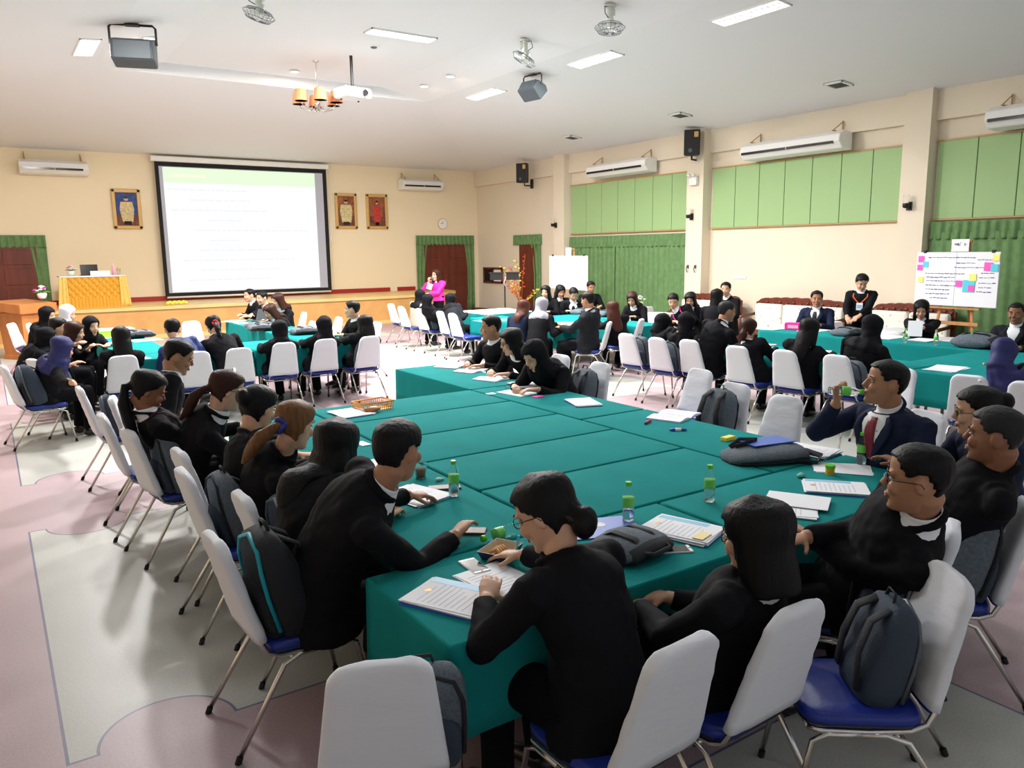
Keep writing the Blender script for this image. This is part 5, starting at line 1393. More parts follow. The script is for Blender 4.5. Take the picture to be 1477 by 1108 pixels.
gm.tube([(-.01, 0, .026), (0, 0, .03), (.01, 0, .026)], .002, 5)
obj('glasses_rim', gm, M_METALG, t, smooth=True)
obj('temple_arm', MB().tube([(-.058, 0, .025), (-.05, .11, .004)], .002, 5), M_METALG, t); obj('temple_arm', MB().tube([(.058, 0, .025), (.05, .11, .004)], .002, 5), M_METALG, t)
# basket
t = thing('plastic_basket', 'orange lattice plastic basket on the far row of the near block', 'basket', on(538, 590), .12); t.scale = (.64, .64, .64)
m = MB(); W_, D_, H_ = .2, .13, .1
def wallgrid(m, a, b, h, n):
    a = V(a); b = V(b)
    for i in range(n + 1): p = a.lerp(b, i / n); m.tube([p, p + V((0, 0, h)) + (p * .08)], .004, 5)
    for z in (0, .3, .6): m.tube([a + V((0, 0, h * z)) + a * .08 * z, b + V((0, 0, h * z)) + b * .08 * z], .004, 5)
for a, b, n in (((-W_, -D_, 0), (W_, -D_, 0), 14), ((W_, -D_, 0), (W_, D_, 0), 9), ((W_, D_, 0), (-W_, D_, 0), 14), ((-W_, D_, 0), (-W_, -D_, 0), 9)): wallgrid(m, a, b, H_, n)
m.box((0, 0, .003), (W_ * 2, D_ * 2, .006))
M_OBASK = mat('orange_plastic', (.90, .36, .02), .4)
obj('lattice', m, M_OBASK, t)
r = MB(); k_ = 1.09
r.tube([(-W_ * k_, -D_ * k_, H_), (W_ * k_, -D_ * k_, H_), (W_ * k_, D_ * k_, H_), (-W_ * k_, D_ * k_, H_), (-W_ * k_, -D_ * k_, H_)], .009, 6)
obj('rim', r, M_OBASK, t, smooth=True)
t = obj('snack_bag', MB().ell((0, 0, .0), (.07, .04, .022)), M_ORW, smooth=True); t.location = on(537, 590, ZT + .028); tag(t, 'brown wrapped snacks inside the orange basket', 'snack')
# phones
def phone(px, py, rz, lab, w=.072, h=.146, dark=True):
    t = thing('smartphone', lab, 'phone', on(px, py), math.radians(rz), 'phones on the near table')
    obj('phone_body', MB().box((0, 0, .004), (w, h, .008)), M_WHITE if dark else M_BLACKP, t, bevel=.003)
    obj('phone_screen', MB().box((0, 0, .0083), (w * .9, h * .78, .0012)), M_SCREEN, t)
    obj('home_button', MB().cyl((0, -h * .445, .0078), .005, .001, 12), M_METALG, t)
phone(684, 818, -3, 'white phone lying above the nearest woman\'s paper'); phone(972, 794, 62, 'white phone right of the grey bag')
t = thing('phone_case', 'brown leather phone case under the leaning man\'s hand', 'phone case', on(677, 768), .9)
obj('leather_cover', MB().box((0, 0, .006), (.075, .15, .012)), mat('brown_leather', (.10, .04, .025), .5, bump=.2), t, bevel=.004)
t = thing('wallet_case', 'brown phone case lying beside the standing bottle on the left column', 'phone case', on(641, 705), 1.2)
obj('leather_cover', MB().box((0, 0, .006), (.075, .17, .012)), MATS['brown_leather'], t, bevel=.004)
t = thing('plastic_cup', 'clear plastic cup of brown snack at the leaning man\'s hand', 'cup', on(607, 690))
obj('cup_wall', MB().lathe((0, 0, 0), [(.028, 0), (.038, .08), (.041, .082), (.036, .08), (.026, .004)], 24), M_CLEAR, t, smooth=True)
obj('snack_fill', MB().lathe((0, 0, .006), [(.024, 0), (.031, .045), (.01, .055)], 20), mat('brown_snack', (.25, .09, .04), .7), t, smooth=True)
t = obj('candy_wrapper', MB().ell((0, 0, .01), (.022, .014, .01), n=9, k=5).ell((.025, .004, .008), (.008, .01, .007), n=6, k=4), mat('pale_green_wrap', (.35, .6, .5), .3)); t.location = on(633, 694); tag(t, 'small pale green wrapped sweet by the brown case', 'sweet')
t = obj('crumpled_wrapper', MB().ell((0, 0, .012), (.03, .02, .012), n=9, k=5).ell((.02, .012, .012), (.016, .014, .011), n=6, k=4), mat('teal_wrap', (.10, .45, .35), .35)); t.location = on(1155, 689); tag(t, 'crumpled teal wrapper right of the tall bottle', 'wrapper')
t = thing('lunch_box', 'open paper food box with leftovers before the nearest woman', 'food box', on(722, 801), .5)
bx = MB(); bx.loft([[V((x * k2, y * k2, z)) for x, y in ((-.08, -.06), (.08, -.06), (.08, .06), (-.08, .06))] for z, k2 in ((0, .85), (.035, 1.05), (.035, 1.0), (.004, .8))])
obj('box_tray', bx, mat('navy_box', (.02, .03, .08), .5), t)
obj('box_lining', MB().loft([[V((x * k2, y * k2, z)) for x, y in ((-.08, -.06), (.08, -.06), (.08, .06), (-.08, .06))] for z, k2 in ((.006, .8), (.034, .99), (.034, .97), (.010, .78))]), mat('kraft_paper', (.60, .45, .30), .7), t)
for i in range(4): obj('food_crust', MB().tube([(-.05 + i * .02, -.03, .02), (-.03 + i * .015, 0, .035), (-.04 + i * .02, .03, .02)], .008, 6), mat('baked_crust', (.55, .28, .09), .7), t, smooth=True)
t = thing('pen', 'light blue pen held by the nearest woman', 'pen', on(743, 803, ZT + .01)); t.rotation_euler = (.5, -.2, 0)
obj('pen_barrel', MB().tube([(0, 0, .015), (0, 0, .13)], .005), M_CYAN, t, smooth=True); obj('pen_tip', MB().tube([(0, 0, 0), (0, 0, .015)], [.001, .0045]), M_WHITE, t)
# blue folder and the grey bag on it
t = thing('blue_folder', 'blue folder with white round crest between the nearest woman and a bottle', 'folder', on(868, 762), -.35)
obj('folder_cover', MB().box((0, 0, .003), (.33, .24, .006)), M_BLUEC, t, bevel=.002); obj('crest', MB().cyl((.0, .03, .006), .028, .001, 24), M_PAPER, t)
def flatbag(px, py, rz, lab, s=1):
    t = thing('sling_bag', lab, 'bag', on(px, py), math.radians(rz)); t.scale = (s, s, s)
    R = []
    for x, dy, z0, z1 in ((-.17, .09, .012, .05), (-.15, .12, .0, .075), (0, .135, .0, .095), (.13, .13, 0, .08), (.17, .1, .01, .05)):
        R.append([V((x, dy * math.cos(q * PI / 8), (z0 + z1) / 2 + (z1 - z0) / 2 * math.sin(q * PI / 8))) for q in range(16)])
    obj('bag_body', MB().loft(R), M_GREYBAG, t, smooth=True)
    obj('black_panel', MB().loft([[V((p.x * .9, p.y * .75 - .05, p.z * .9)) for p in r] for r in R]), M_BLACKBAG, t, smooth=True)
    obj('webbing', MB().tube([(-.05, -.14, .04), (-.05, -.06, .088), (-.05, .05, .094), (-.05, .13, .05)], [(.022, .003)] * 4, 8, side=(1, 0, 0)).tube([(.07, -.14, .04), (.07, -.06, .086), (.07, .05, .09), (.07, .13, .05)], [(.012, .003)] * 4, 8, side=(1, 0, 0)), M_BLACKBAG, t, smooth=True)
    obj('carry_handle', MB().tube([(-.08, -.13, .05), (-.06, -.17, .05), (.06, -.17, .05), (.08, -.13, .05)], [(.01, .004)] * 4, 8), M_BLACKBAG, t, smooth=True)
    return t
flatbag(908, 796, 12, 'grey and black bag lying by the blue folder near the table edge', .95)
t = thing('backpack', 'grey backpack lying flat with a blue folder tucked in, before the drinking man', 'bag', on(1105, 662), -.35)
R = []
for x, dy, z1 in ((-.26, .05, .03), (-.23, .12, .06), (-.1, .16, .085), (.08, .165, .09), (.2, .13, .08), (.25, .06, .04)):
    R.append([V((x, dy * math.cos(q * PI / 8), z1 / 2 + z1 / 2 * math.sin(q * PI / 8))) for q in range(16)])
obj('bag_body', MB().loft(R), M_GREYBAG, t, smooth=True)
obj('bag_base', MB().loft([[V((p.x * 1.01, p.y * 1.02, p.z * .4)) for p in r] for r in R]), M_BLACKBAG, t, smooth=True)
obj('folder_sheet', MB().box((.03, .05, .094), (.3, .16, .006), Matrix.Rotation(.15, 3, 'Z')), M_BLUEC, t)
obj('shoulder_strap', MB().tube([(-.2, .06, .07), (-.12, .1, .1), (-.03, .06, .1), (-.1, .02, .1), (-.18, .04, .075)], [(.018, .005)] * 5, 8), M_BLACKBAG, t, smooth=True)
obj('shoulder_strap', MB().tube([(.22, -.05, .05), (.28, -.12, .03), (.2, -.2, .012), (.1, -.17, .02)], [(.018, .005)] * 4, 8), M_BLACKBAG, t, smooth=True)
t = thing('marker_pen', 'red and white marker near the open notebook', 'marker', on(934, 609, ZT + .009), .5)
obj('marker_barrel', MB().tube([(-.05, 0, 0), (.03, 0, 0)], .009), mat('maroon_card', (.25, .02, .08), .5), t, smooth=True); obj('marker_cap', MB().tube([(.03, 0, 0), (.065, 0, 0)], .0095), M_RED, t, smooth=True)
t = thing('correction_pen', 'blue correction pen beside the open notebook', 'marker', on(978, 620, ZT + .009), -.6)
obj('pen_barrel', MB().tube([(-.06, 0, 0), (-.04, 0, 0), (.03, 0, 0), (.06, 0, 0)], [.004, .012, .012, .005]), M_BLUEC, t, smooth=True); obj('pen_label', MB().tube([(-.02, 0, 0), (.02, 0, 0)], .0125), M_WHITE, t, smooth=True)
t = obj('yellow_box', MB().box((0, 0, .013), (.10, .05, .026)), M_YELLOW, bevel=.005); t.location = on(1050, 635); t.rotation_euler = (0, 0, .1); tag(t, 'small yellow box above the flat lying grey backpack', 'small box')
t = thing('pill_jar', 'small jar with green lid and yellow contents on the loose sheet', 'jar', on(1197, 684))
obj('jar_body', MB().cyl((0, 0, 0), .024, .036, 24), mat('amber_jelly', (.75, .42, .02), .3), t, smooth=True, auto=.6); obj('lid', MB().cyl((0, 0, .036), .027, .017, 24), M_LGREEN, t, bevel=.003)
t = thing('marker_pen', 'black and blue marker held near the clasped hands at the table corner', 'marker', on(1283, 681, ZT + .012), .3)
obj('marker_barrel', MB().tube([(-.05, 0, 0), (.03, 0, 0)], .011), M_BLACKP, t, smooth=True); obj('marker_cap', MB().tube([(-.075, 0, 0), (-.05, 0, 0)], .012), M_LBLUE, t, smooth=True)

# ---------------------------------------------------------------- things on the other tables
sheets(136, 523, 10, 'white booklet beside the paper cup at the left rear table', .3, .24, 4, None, False)
t = thing('paper_cup', 'white paper cup at the left rear table', 'cup', on(141, 511)); obj('cup_wall', MB().lathe((0, 0, 0), [(.028, 0), (.04, .09), (.042, .092), (.036, .088), (.026, .004)], 20), M_PAPER, t, smooth=True)
for (px, py, rz, lab) in ((210, 491, 5, 'papers right of the straight haired woman'), (155, 487, 20, 'white sheets below the green box'), (357, 466, 0, 'large white sheet before the writing woman beneath the screen'),
                          (330, 463, 30, 'small pile of papers left of the large white sheet'), (437, 476, 0, 'papers between the two scarf wearers of the middle row')):
    sheets(px, py, rz, lab, .4, .3, 3, None, False)
t = thing('green_crate', 'bright green flat box on the left rear table', 'box', on(152, 477), .1); obj('box_body', MB().box((0, 0, .05), (.5, .3, .1)), mat('lime_plastic', (.35, .75, .04), .4), t, bevel=.01); obj('box_lid', MB().box((0, 0, .11), (.52, .32, .02)), M_PAPER, t)
for (px, py, rz, lab) in ((200, 487, 10, 'black and grey bag on the left rear table right of the straight haired woman'), (348, 475, 15, 'grey blue bag under the white sheet at the left rear table'), (378, 477, -5, 'blue grey bag beside the writing woman at the left rear table'), (440, 482, 0, 'dark bag behind the round headed scarf wearer'),
                          (833, 449, 5, 'long grey bag in front of the writing pair at the centre rear table'), (1222, 484, 0, 'grey bag beside the standing woman'), (925, 452, 10, 'dark bag beside the writing woman before the curtain')):
    flatbag(px, py, rz, lab, 1.3)
p = at(388, 424, .9)
t = thing('laptop', 'open laptop at the far end of the left rear table', 'laptop', (4.75 * ST, 17.1 * ST, ZT), -1.3)
obj('laptop_base', MB().box((0, 0, .01), (.34, .24, .02)), M_METALG, t, bevel=.004); obj('laptop_screen', MB().box((0, .15, .12), (.34, .012, .23), Matrix.Rotation(-.3, 3, 'X')), M_METALG, t, bevel=.004)
for (px, py, rz, w, lab, m_) in ((808, 467, 10, .5, 'blue and white printed papers at the centre rear table', M_LBLUE), (822, 474, 0, .3, 'white sheet under the grey scarf woman\'s hands', None), (795, 441, 0, .3, 'pink and white papers before the writing pair', M_PINKINK),
                             (915, 449, 0, .4, 'white paper before the woman writing at the curtain', None)):
    sheets(px, py, rz, lab, w, .3, 3, m_, False)
t = obj('banner_cloth', MB().box((0, 0, .004), (.9, .45, .008)).box((0, -.228, -.1), (.9, .008, .2)), M_CYAN); t.location = on(722, 462); tag(t, 'turquoise printed banner folded over the centre rear table', 'banner')
t = obj('table_topper', MB().box((0, 0, .004), (1.42 * ST, 1.37 * ST, .01)), M_WCLOTH); t.location = (10.27 * ST, 16.1 * ST, ZT + .002); tag(t, 'white cloth topper on the table near the stage', 'tablecloth')
for (px, py, rz, w, lab, m_) in ((1108, 497, 10, .35, 'white notebook by the woman with orange hair tie', M_BLACKP), (1195, 475, 0, .45, 'white papers before the man in navy suit', None), (1232, 480, 20, .35, 'white paper before the standing woman', None),
                             (1212, 503, 20, .25, 'blue card behind the wide black scarf', M_BLUEC), (1365, 532, 10, .45, 'white sheets left of the navy head scarf', None), (1300, 482, 0, .5, 'papers before the reading woman at right', None), (1385, 484, 0, .35, 'raised white papers beside the dark bag at right', M_PINKINK), (1120, 474, 0, .5, 'white strip of papers left of the pink box', None)):
    sheets(px, py, rz, lab, w, .28, 3, m_, False)
t = thing('tissue_box', 'magenta tissue box before the man in navy suit', 'box', on(1145, 476), -1.2); obj('box_body', MB().box((0, 0, .055), (.25, .13, .11)), M_PINK, t, bevel=.008); obj('box_print', MB().box((0, -.066, .055), (.15, .002, .05)), mat('pale_pink', (.9, .45, .6), .6), t)
flatbag(1412, 500, 5, 'long dark bag on the right rear table near the right edge', 1.9)
t = obj('reading_sheet', MB().box((0, 0, .0), (.17, .004, .21)), M_PAPER); p = at(1320, 474, .90); t.location = p; t.rotation_euler = (-.4, 0, -1.1); tag(t, 'sheet held up by the reading woman at right', 'paper')
# microphone of the presenter
mp = MATS['black_plastic']; mh = pHM @ V((0, .13, -.075)); mw = pw.matrix_basis @ mh
t = thing('microphone', 'handheld microphone raised to the mouth of the presenter in pink', 'microphone', mw); t.rotation_euler = (.5, -.5, 0)
obj('mic_body', MB().tube([(0, 0, -.2), (0, 0, -.03)], [.012, .016]), M_BLACKP, t, smooth=True); obj('mic_head', MB().ell((0, 0, 0), (.028, .028, .032)), M_METALG, t, smooth=True)
t = obj('note_card', MB().box((0, 0, 0), (.16, .01, .14)), M_PAPER); t.location = mw + V((-.1, -.05, -.17)); t.rotation_euler = (.2, .3, .3); tag(t, 'white note card in the hand of the presenter in pink', 'paper')

# ---------------------------------------------------------------- stage furniture
_b = names()
t = thing('lectern', 'large orange brown wooden lectern at the left before the stage', 'lectern', (.62, 20.3, 0), math.radians(38))
obj('lectern_body', MB().loft([[V((x * k2, y * k2, z)) for x, y in ((-.36, -.36), (.36, -.36), (.36, .36), (-.36, .36))] for z, k2 in ((0, .84), (1.02, 1))]), M_ORW, t, bevel=.01)
obj('lectern_top', MB().loft([[V((x, y, z + (y + .45) * .08)) for x, y in ((-.46, -.46), (.46, -.46), (.46, .46), (-.46, .46))] for z in (1.0, 1.2)]), M_ORW, t, bevel=.01)
obj('lectern_base', MB().box((0, 0, .05), (.66, .66, .1)), M_ORW, t, bevel=.01)
def flowers(loc, lab, r, cols, vase, n=16):
    t = thing('flower_arrangement', lab, 'flowers', loc)
    obj('vase', MB().lathe((0, 0, 0), [(.05, 0), (.08, .03), (.1, .1), (.09, .13)], 20), vase, t, smooth=True)
    random.seed(int(loc[0] * 100)); k2 = {}
    lf = MB()
    for i in range(10):
        a = i * .63; lf.tube([(0, 0, .12), (.5 * r * math.cos(a), .5 * r * math.sin(a), .16), (r * math.cos(a), r * math.sin(a), .15)], [(.005, .003), (.02, .004), (.004, .002)], 6)
    obj('leaves', lf, mat('leaf_green', (.10, .28, .05), .6), t)
    for i in range(n):
        a = random.uniform(0, 6.28); rr = r * random.uniform(0, .85); z = .16 + .10 * (1 - rr / r) + random.uniform(0, .03); f = MB()
        for q in range(5): f.ell((rr * math.cos(a) + .018 * math.cos(q * 1.26), rr * math.sin(a) + .018 * math.sin(q * 1.26), z), (.02, .02, .014), n=7, k=4)
        obj('flower', f, cols[i % len(cols)], t, smooth=True)
flowers((1.0, 20.2, 1.29), 'pink and white flowers on top of the wooden lectern', .18, [M_PINK, M_PAPER], M_WHITE)
gt = thing('skirted_table', 'stage table with smocked gold satin skirt and white top', 'table', (2.4, 24.2, .85))
m = MB(); n = 150; hx, hy = .74, .4
def smock(i, z):
    x = -hx + 2 * hx * i / n
    if z > .28: dpt = .045 * abs(math.sin(PI * (x * 6 + z * 5))) * abs(math.sin(PI * (x * 6 - z * 5)))
    else: dpt = .03 * abs(math.sin(PI * x * 12)) + .03 * (.28 - z) / .28
    return x, -hy - .02 - dpt
R = [[V((*smock(i, z), z)) for i in range(n + 1)] + [V((hx, hy, z)), V((-hx, hy, z))] for z in [k2 * .8 / 48 for k2 in range(49)]]
m.loft(R, cap=False); obj('satin_skirt', m, M_GOLD, gt, smooth=True)
for sx in (-1, 1): obj('side_drape', wavy(MB(), (sx * (hx - .12), -hy - .04, 0), (sx * (hx + .06), -hy - .04, 0), .0, .82, .02, 2.5, (0, -1, 0), narrow=(lambda tq, f, sx=sx: tq + .45 * f * tq)), M_YSAT, gt, smooth=True)
obj('table_top', MB().box((0, 0, .825), (hx * 2 + .1, hy * 2 + .1, .04)), M_PAPER, gt, bevel=.01)
flowers((1.92, 24.1, 1.698), 'pale pink flower bowl at the left end of the gold skirted table', .14, [mat('pale_pink', (.9, .45, .6), .6), M_PAPER, M_LIP], M_WHITE)
t = thing('laptop', 'dark open laptop on the gold skirted table', 'laptop', (2.35, 24.2, 1.696), PI)
obj('laptop_base', MB().box((0, 0, .01), (.42, .28, .02)), M_METALG, t); obj('laptop_screen', MB().box((0, .15, .15), (.42, .015, .29), Matrix.Rotation(.2, 3, 'X')), M_SCREEN, t, bevel=.004)
t = obj('name_sign', MB().loft([[V((x, y, z)) for y, z in ((-.05, 0), (.05, 0), (0, .12))] for x in (-.24, .24)]), M_PAPER); t.location = (2.6, 23.95, 1.696); tag(t, 'blank white tent card in front of the laptop on the stage table', 'name sign')
t = thing('drink_bottle', 'pink bottle at the right end of the gold skirted table', 'bottle', (2.95, 24.1, 1.696)); obj('bottle_body', MB().lathe((0, 0, 0), [(.04, 0), (.04, .2), (.015, .26), (.015, .28)]), mat('pale_pink', (.9, .45, .6), .6), t, smooth=True); obj('cap', MB().cyl((0, 0, .28), .018, .02), M_WHITE, t)
t = thing('drink_glass', 'glass with golden lid at the right end of the gold skirted table', 'glass', (3.08, 24.15, 1.696)); obj('glass_wall', MB().lathe((0, 0, 0), [(.035, 0), (.045, .16), (.043, .16), (.03, .01)]), M_CLEAR, t, smooth=True); obj('lid', MB().lathe((0, 0, .16), [(.05, 0), (.02, .05), (.005, .07)]), M_YSAT, t, smooth=True)
t = thing('marigold_garland', 'small yellow garland lying on the stage front left of the screen', 'garland', (4.35, 23.25, .852))
for i in range(9): obj('flower', MB().ell((-.24 + i * .06, .02 * math.sin(i * 2), .05 + .02 * (i % 2)), (.05, .06, .05), n=8, k=5), M_YELLOW, t, smooth=True)

# ---------------------------------------------------------------- flip charts
def easel(loc, rz, lab, bw, bh, z0, sign, notes, lines, sheets_):
    t = thing('easel', lab + ' easel', 'easel', loc, rz)     # local: board faces -y
    for sx in (-1, 1): obj('leg', MB().tube([(sx * .42, -.02, 0), (sx * .12, .06, z0 + bh + .2)], [(.03, .015)] * 2, 8, side=(1, 0, 0)), M_EASEL, t)
    obj('leg', MB().tube([(0, .75, 0), (0, .1, z0 + bh + .1)], [(.025, .015)] * 2, 8), M_EASEL, t)
    obj('cross_bar', MB().box((0, -.02, z0 - .3), (.85, .03, .06)).box((0, .04, z0 + bh + .18), (.36, .03, .05)), M_EASEL, t)
    obj('ledge', MB().box((0, -.04, z0 - .035), (.9, .08, .03)), M_EASEL, t)
    b = thing('flip_chart', lab, 'flip chart', loc, rz)
    tl = Matrix.Rotation(-.06, 3, 'X')
    obj('board', MB().box((0, -.055, z0 + bh / 2), (bw, .02, bh)), M_PAPER, b)
    for i, (a, c_) in enumerate(sheets_):
        obj('chart_sheet', MB().box(((a + c_) / 2 * bw, -.069, z0 + bh / 2), ((c_ - a) * bw * .99, .004, bh * .985)), M_PAPER, b)
    for x in (-.4, .42): obj('clip', MB().box((x * bw, -.06, z0 + bh + .01), (.05, .04, .05)), M_BLACKP, b)
    ink = MB(); random.seed(int(bw * 100))
    for (x0, x1, y, kk) in lines:
        x = x0
        while x < x1:
            w = random.uniform(.02, .06); ink.box(((x + w / 2) * bw, -.072, z0 + bh * y + random.uniform(-.004, .004)), (w * bw, .002, random.uniform(.008, .018))); x += w + .008
    obj('handwriting', ink, M_INK if notes else M_PINKINK, b)
    if not notes: 
        arc = MB().tube([(.25 * bw + .13 * bw * math.cos(PI * q / 10), -.073, z0 + bh * .12 + .1 * bh * math.sin(PI * q / 10)) for q in range(11)], .004, 5); obj('drawn_arc', arc, M_PINKINK, b)
    for i, (x, y, c_, w) in enumerate(notes):
        n_ = obj('sticky_note', MB().box((0, 0, 0), (w, .003, w)), {'p': M_PINK2, 'c': M_CYAN, 'y': M_YEL2}[c_]); tag(n_, NOTE_LAB[i], 'sticky note', 'sticky notes on the right flip chart')
        q = Matrix.Rotation(rz, 3, 'Z') @ V((x * bw, -.076 - .0008 * i, z0 + bh * y)) + V(loc); n_.location = q; n_.rotation_euler = (0, random.uniform(-.05, .05), rz)
    if sign:
        s_ = thing('group_sign', sign, 'sign', loc, rz)
        obj('sign_paper', MB().box((.03, -.05, z0 + bh + .115), (.30, .004, .21)), M_PAPER, s_)
        return s_, z0 + bh + .115
    return None, 0
M_PINK2 = mat('pink_note_paper', (.90, .12, .55), .7); M_YEL2 = mat('pale_yellow_note', (.88, .85, .22), .7)
NOTE_LAB = ['pink sticky note at the top left corner of the chart', 'cyan sticky note between two pink ones at top left of the chart', 'lower pink sticky note at the left edge of the chart', 'yellow sticky note alone at the left edge of the chart',
            'small pink sticky note left of the cyan group at chart centre', 'large cyan sticky note at chart centre', 'yellow sticky note above the cyan one at chart centre', 'pink sticky note overlapping the cyan one at chart centre',
            'pink sticky note at the top right of the chart', 'cyan sticky note at the top right of the chart', 'yellow sticky note in the top right corner of the chart']
lines2 = [(-.35, .2, .9, 1), (.25, .45, .86, 1), (.0, .18, .80, 1), (-.02, .4, .72, 1), (-.38, .1, .60, 1), (.3, .45, .62, 1), (-.36, -.02, .53, 1), (-.36, .05, .46, 1), (.28, .44, .54, 1), (-.36, .0, .38, 1), (-.36, -.1, .30, 1), (.28, .44, .44, 1), (.28, .42, .36, 1), (-.36, -.06, .22, 1), (-.3, -.1, .14, 1), (.26, .42, .28, 1)]
notes = [(-.44, .87, 'p', .11), (-.38, .77, 'c', .10), (-.45, .71, 'p', .10), (-.43, .48, 'y', .10), (.05, .42, 'p', .11), (.17, .38, 'c', .2), (.21, .54, 'y', .12), (.2, .34, 'p', .11), (.38, .74, 'p', .14), (.45, .72, 'c', .12), (.46, .9, 'y', .11)]
sg, sz = easel((14.05, 7.05, 0), -PI / 2 - .05, 'white flip chart covered with writing and coloured sticky notes at right', 1.44, .93, 1.16, 'small white paper sign clipped above the sticky note chart', notes, lines2, [(-.5, .0), (.0, .5)])
tx = MB(); zz = sz + .0
for pts in ([(-.075, .02), (-.06, .03), (-.05, .0), (-.045, .03)], [(-.03, .035), (-.03, -.005)], [(-.012, .0), (-.012, .035), (-.02, .03)], [(-.0, .035), (0, -.005), (.025, -.005), (.025, .035)], [(-.012, .012), (.0, .012)], [(.03, .045), (.045, .05)]):
    tx.tube([(x + .0, -.054, zz + y) for x, y in pts], .0045, 5)
tx.tube([(.115 + .014 * math.cos(q * .7), -.054, zz + .012 + .016 * math.sin(q * .7)) for q in range(9)], .0045, 5)
obj('sign_text', tx, M_SCREEN, sg)
lines1 = [(.15, .4, .85, 1), (.08, .3, .75, 1), (.1, .42, .66, 1), (.08, .28, .55, 1), (.1, .4, .46, 1), (-.35, -.1, .88, 1)]
easel((13.2, 16.9, 0), -PI / 2 - .15, 'white flip chart with faint writing in front of the wide green curtain at left', 2.1, .90, 1.16, 'white paper sign above the left flip chart', [], lines1, [(-.5, -.0), (.0, .5)])

# autumn branch arrangement and black tray stand
t = thing('autumn_branches', 'tall arrangement of orange and yellow artificial leaves by the side door', 'plant', (14.0, 20.4, 0))
obj('pot', MB().lathe((0, 0, 0), [(.12, 0), (.18, .1), (.15, .4), (.1, .5)]), M_GILT, t, smooth=True)
random.seed(5); cols = [M_YELLOW, mat('leaf_orange', (.85, .25, .03), .6), mat('leaf_red', (.70, .06, .03), .6)]
for i in range(9):
    a = random.uniform(0, 6.28); r = random.uniform(.1, .75); h = random.uniform(1.0, 2.15); r *= 1.2
    pts = [V((0, 0, .45)), V((r * .4 * math.cos(a), r * .4 * math.sin(a), .45 + (h - .45) * .6)), V((r * math.cos(a), r * math.sin(a), h))]
    br_ = obj('branch', MB().tube(pts, .008, 6), M_ORW, t)
    lf = MB()
    for q in range(16):
        f = .35 + .65 * q / 15; c_ = bez2(pts[0], pts[1] * 1.02, pts[2], f); d = V((random.uniform(-1, 1), random.uniform(-1, 1), random.uniform(-.3, .8))).normalized() * .11
        s_ = d.orthogonal().normalized() * .035
        lf.add([c_, c_ + d * .5 + s_, c_ + d, c_ + d * .5 - s_, c_ + d * .5 + V((0, 0, .012))], [(0, 1, 4), (1, 2, 4), (2, 3, 4), (3, 0, 4)], None)
    obj('leaf_spray', lf, cols[i % 3], br_)
t = thing('equipment_stand', 'black two tray stand before the narrow side door', 'stand', (12.6, 19.2, 0), -.6)
obj('stand_pole', MB().tube([(0, 0, 0), (0, 0, 1.38)], .02).box((0, 0, .01), (.4, .4, .02)), M_BLACKP, t)
for sx in (-1, 1): obj('tray', MB().span(sx * .05, -.2, 1.38, sx * .42, .2, 1.58).span(sx * .03, -.22, 1.57, sx * .45, .22, 1.6), M_BLACKP, t)
obj('cable', MB().tube([(0, -.05, 1.5), (.03, -.23, 1.45), (-.02, -.24, 1.3), (.04, -.2, 1.18)], .012), M_WHITE, t, smooth=True)

# ---------------------------------------------------------------- carved sofas and white draped side pieces
def sofa(y0, y1, lab):
    t = thing('carved_sofa', lab, 'sofa', (14.9, (y0 + y1) / 2, 0), -PI / 2, 'carved sofas along the right wall')
    h = (y1 - y0) / 2
    top = []; nn = 40
    for i in range(nn + 1):
        u = -1 + 2 * i / nn; top.append((u * h, .98 + .09 * math.cos(u * PI * .5) ** .5 * (1 if abs(u) < 1 else 0) + .018 * abs(math.sin(u * 14)) - .05 * (abs(u) > .93)))
    R = [[V((x, y, z_)) for y, z_ in ((.30, .82), (.30, z), (.36, z), (.36, .82))] for x, z in top]
    obj('carved_crest', MB().loft(R), M_DARKW, t, bevel=.008)
    orn = MB()
    for i in range(13): orn.ell((-h * .9 + i * h * .15, .29, .93 + .03 * (i % 2)), (.05, .02, .035), n=8, k=5)
    obj('carving', orn, M_DARKW, t, smooth=True)
    obj('sofa_frame', MB().box((0, .0, .3), (2 * h, .65, .12)).box((0, .33, .5), (2 * h, .05, .7)), M_DARKW, t, bevel=.01)
    for sx in (-1, 1):
        obj('arm', MB().tube([(sx * (h - .05), .3, .68), (sx * (h - .05), -.2, .64), (sx * (h - .05), -.34, .58), (sx * (h - .05), -.34, .06)], [(.04, .035)] * 4, 10), M_DARKW, t, smooth=True)
        for y in (-.3, .3): obj('leg', MB().box((sx * (h - .06), y, .12), (.08, .08, .24)), M_DARKW, t, bevel=.015)
    n = max(2, int(round(2 * h / .75)))
    for i in range(n):
        w = 2 * h * .94 / n; x = -h * .94 + w * (i + .5)
        obj('back_cushion', MB().box((x, .22, .68), (w - .02, .16, .48)), M_FLOR, t, bevel=.05)
        obj('seat_cushion', MB().box((x, -.04, .42), (w - .02, .56, .14)), M_FLOR, t, bevel=.04)
M_FLOR = mat('floral_cushion', (.74, .71, .64), .8)
nt = M_FLOR.node_tree; vo = nt.nodes.new('ShaderNodeTexVoronoi'); vo.inputs['Scale'].default_value = 9; tcn = nt.nodes.new('ShaderNodeTexCoord'); nt.links.new(tcn.outputs['Object'], vo.inputs['Vector'])
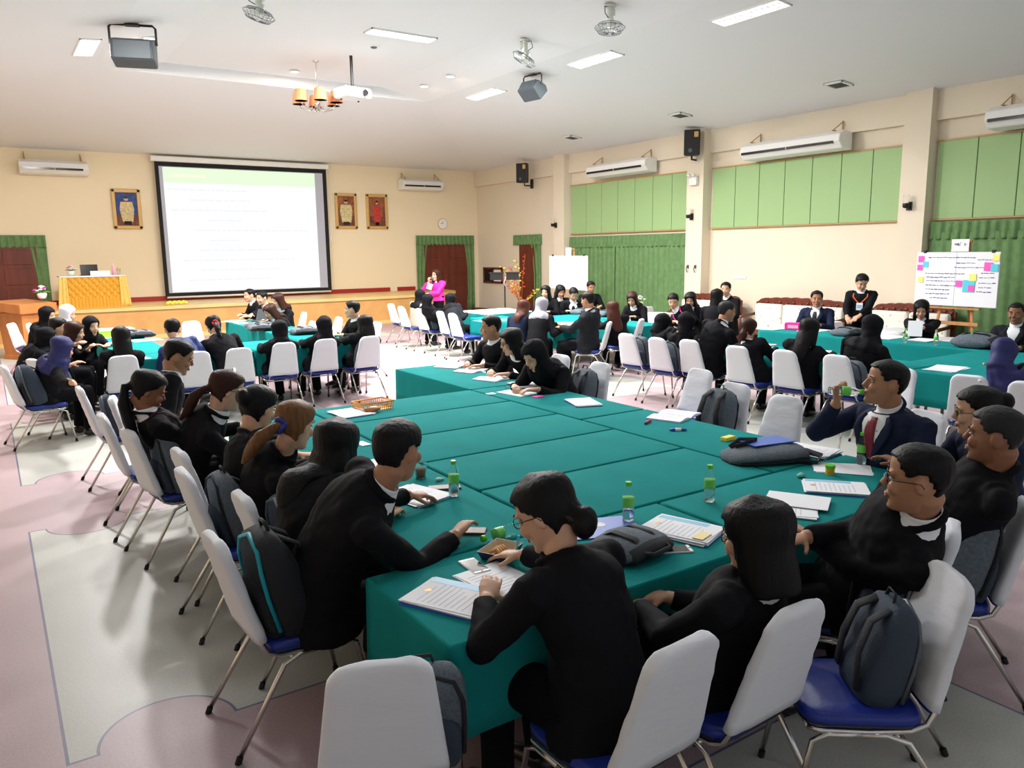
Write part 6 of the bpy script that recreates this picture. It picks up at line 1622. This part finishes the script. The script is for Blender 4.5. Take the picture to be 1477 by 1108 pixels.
cr_ = nt.nodes.new('ShaderNodeValToRGB'); cr_.color_ramp.elements[0].color = (.42, .36, .26, 1); cr_.color_ramp.elements[1].color = (.76, .73, .67, 1); cr_.color_ramp.elements[0].position = .1; cr_.color_ramp.elements[1].position = .3
nt.links.new(vo.outputs['Distance'], cr_.inputs[0]); nt.links.new(cr_.outputs[0], nt.nodes['Principled BSDF'].inputs['Base Color'])
sofa(12.7, 14.6, 'carved dark wood sofa behind the bob haired person, beside the middle pillar')
sofa(9.8, 12.25, 'carved dark wood sofa with cream cushions behind the man in navy suit')
sofa(7.6, 9.3, 'carved dark wood sofa between the standing woman and the flip chart')
def draped(x, y, w, d, h, rz, lab, fl=None):
    m = MB(); R = []
    for z, k2 in ((0, 1.12), (h * .5, 1.05), (h * .93, 1.0), (h, .93), (h + .004, .6)):
        R.append([V((w / 2 * k2 * (abs(math.cos(q * PI / 18)) ** .4) * (1 if math.cos(q * PI / 18) > 0 else -1) * (1 + (.04 * math.sin(q * 2.1) if z < h * .9 else 0)), d / 2 * k2 * (abs(math.sin(q * PI / 18)) ** .4) * (1 if math.sin(q * PI / 18) > 0 else -1) * (1 + (.04 * math.cos(q * 1.7) if z < h * .9 else 0)), z)) for q in range(36)])
    t = obj('draped_side_table', m.loft(R), M_WCLOTH, smooth=True, auto=1.0); t.location = (x, y, 0); t.rotation_euler = (0, 0, rz); tag(t, lab, 'side table', 'white draped side tables')
    if fl:
        flowers((x, y, h + .006), fl, .16, [M_PAPER], M_WHITE, 10)
draped(14.6, 12.47, .55, .35, .62, 0, 'white draped side table with flowers between the first two sofas', 'white flowers on the draped table between the sofas')
draped(14.2, 15.2, .6, .6, .72, .2, 'white draped table with greenery before the left curtain', 'white and green flowers before the left flip chart')
draped(13.6, 13.9, .7, .7, .66, .1, 'white draped table behind the writing woman at the curtain')
draped(14.0, 9.55, .6, .5, .72, 0, 'white draped table beside the standing woman')
draped(13.9, 8.0, .9, .6, .68, .1, 'white draped table beside the sofa left of the reading woman')
draped(13.6, 6.9, .8, .6, .62, .1, 'white draped table under the easel right of the reading woman')
draped(13.5, 6.2, .7, .6, .58, -.1, 'white draped table heaped low beside the easel legs')
measured(_b)
bpy.data.scenes.remove(WORK)
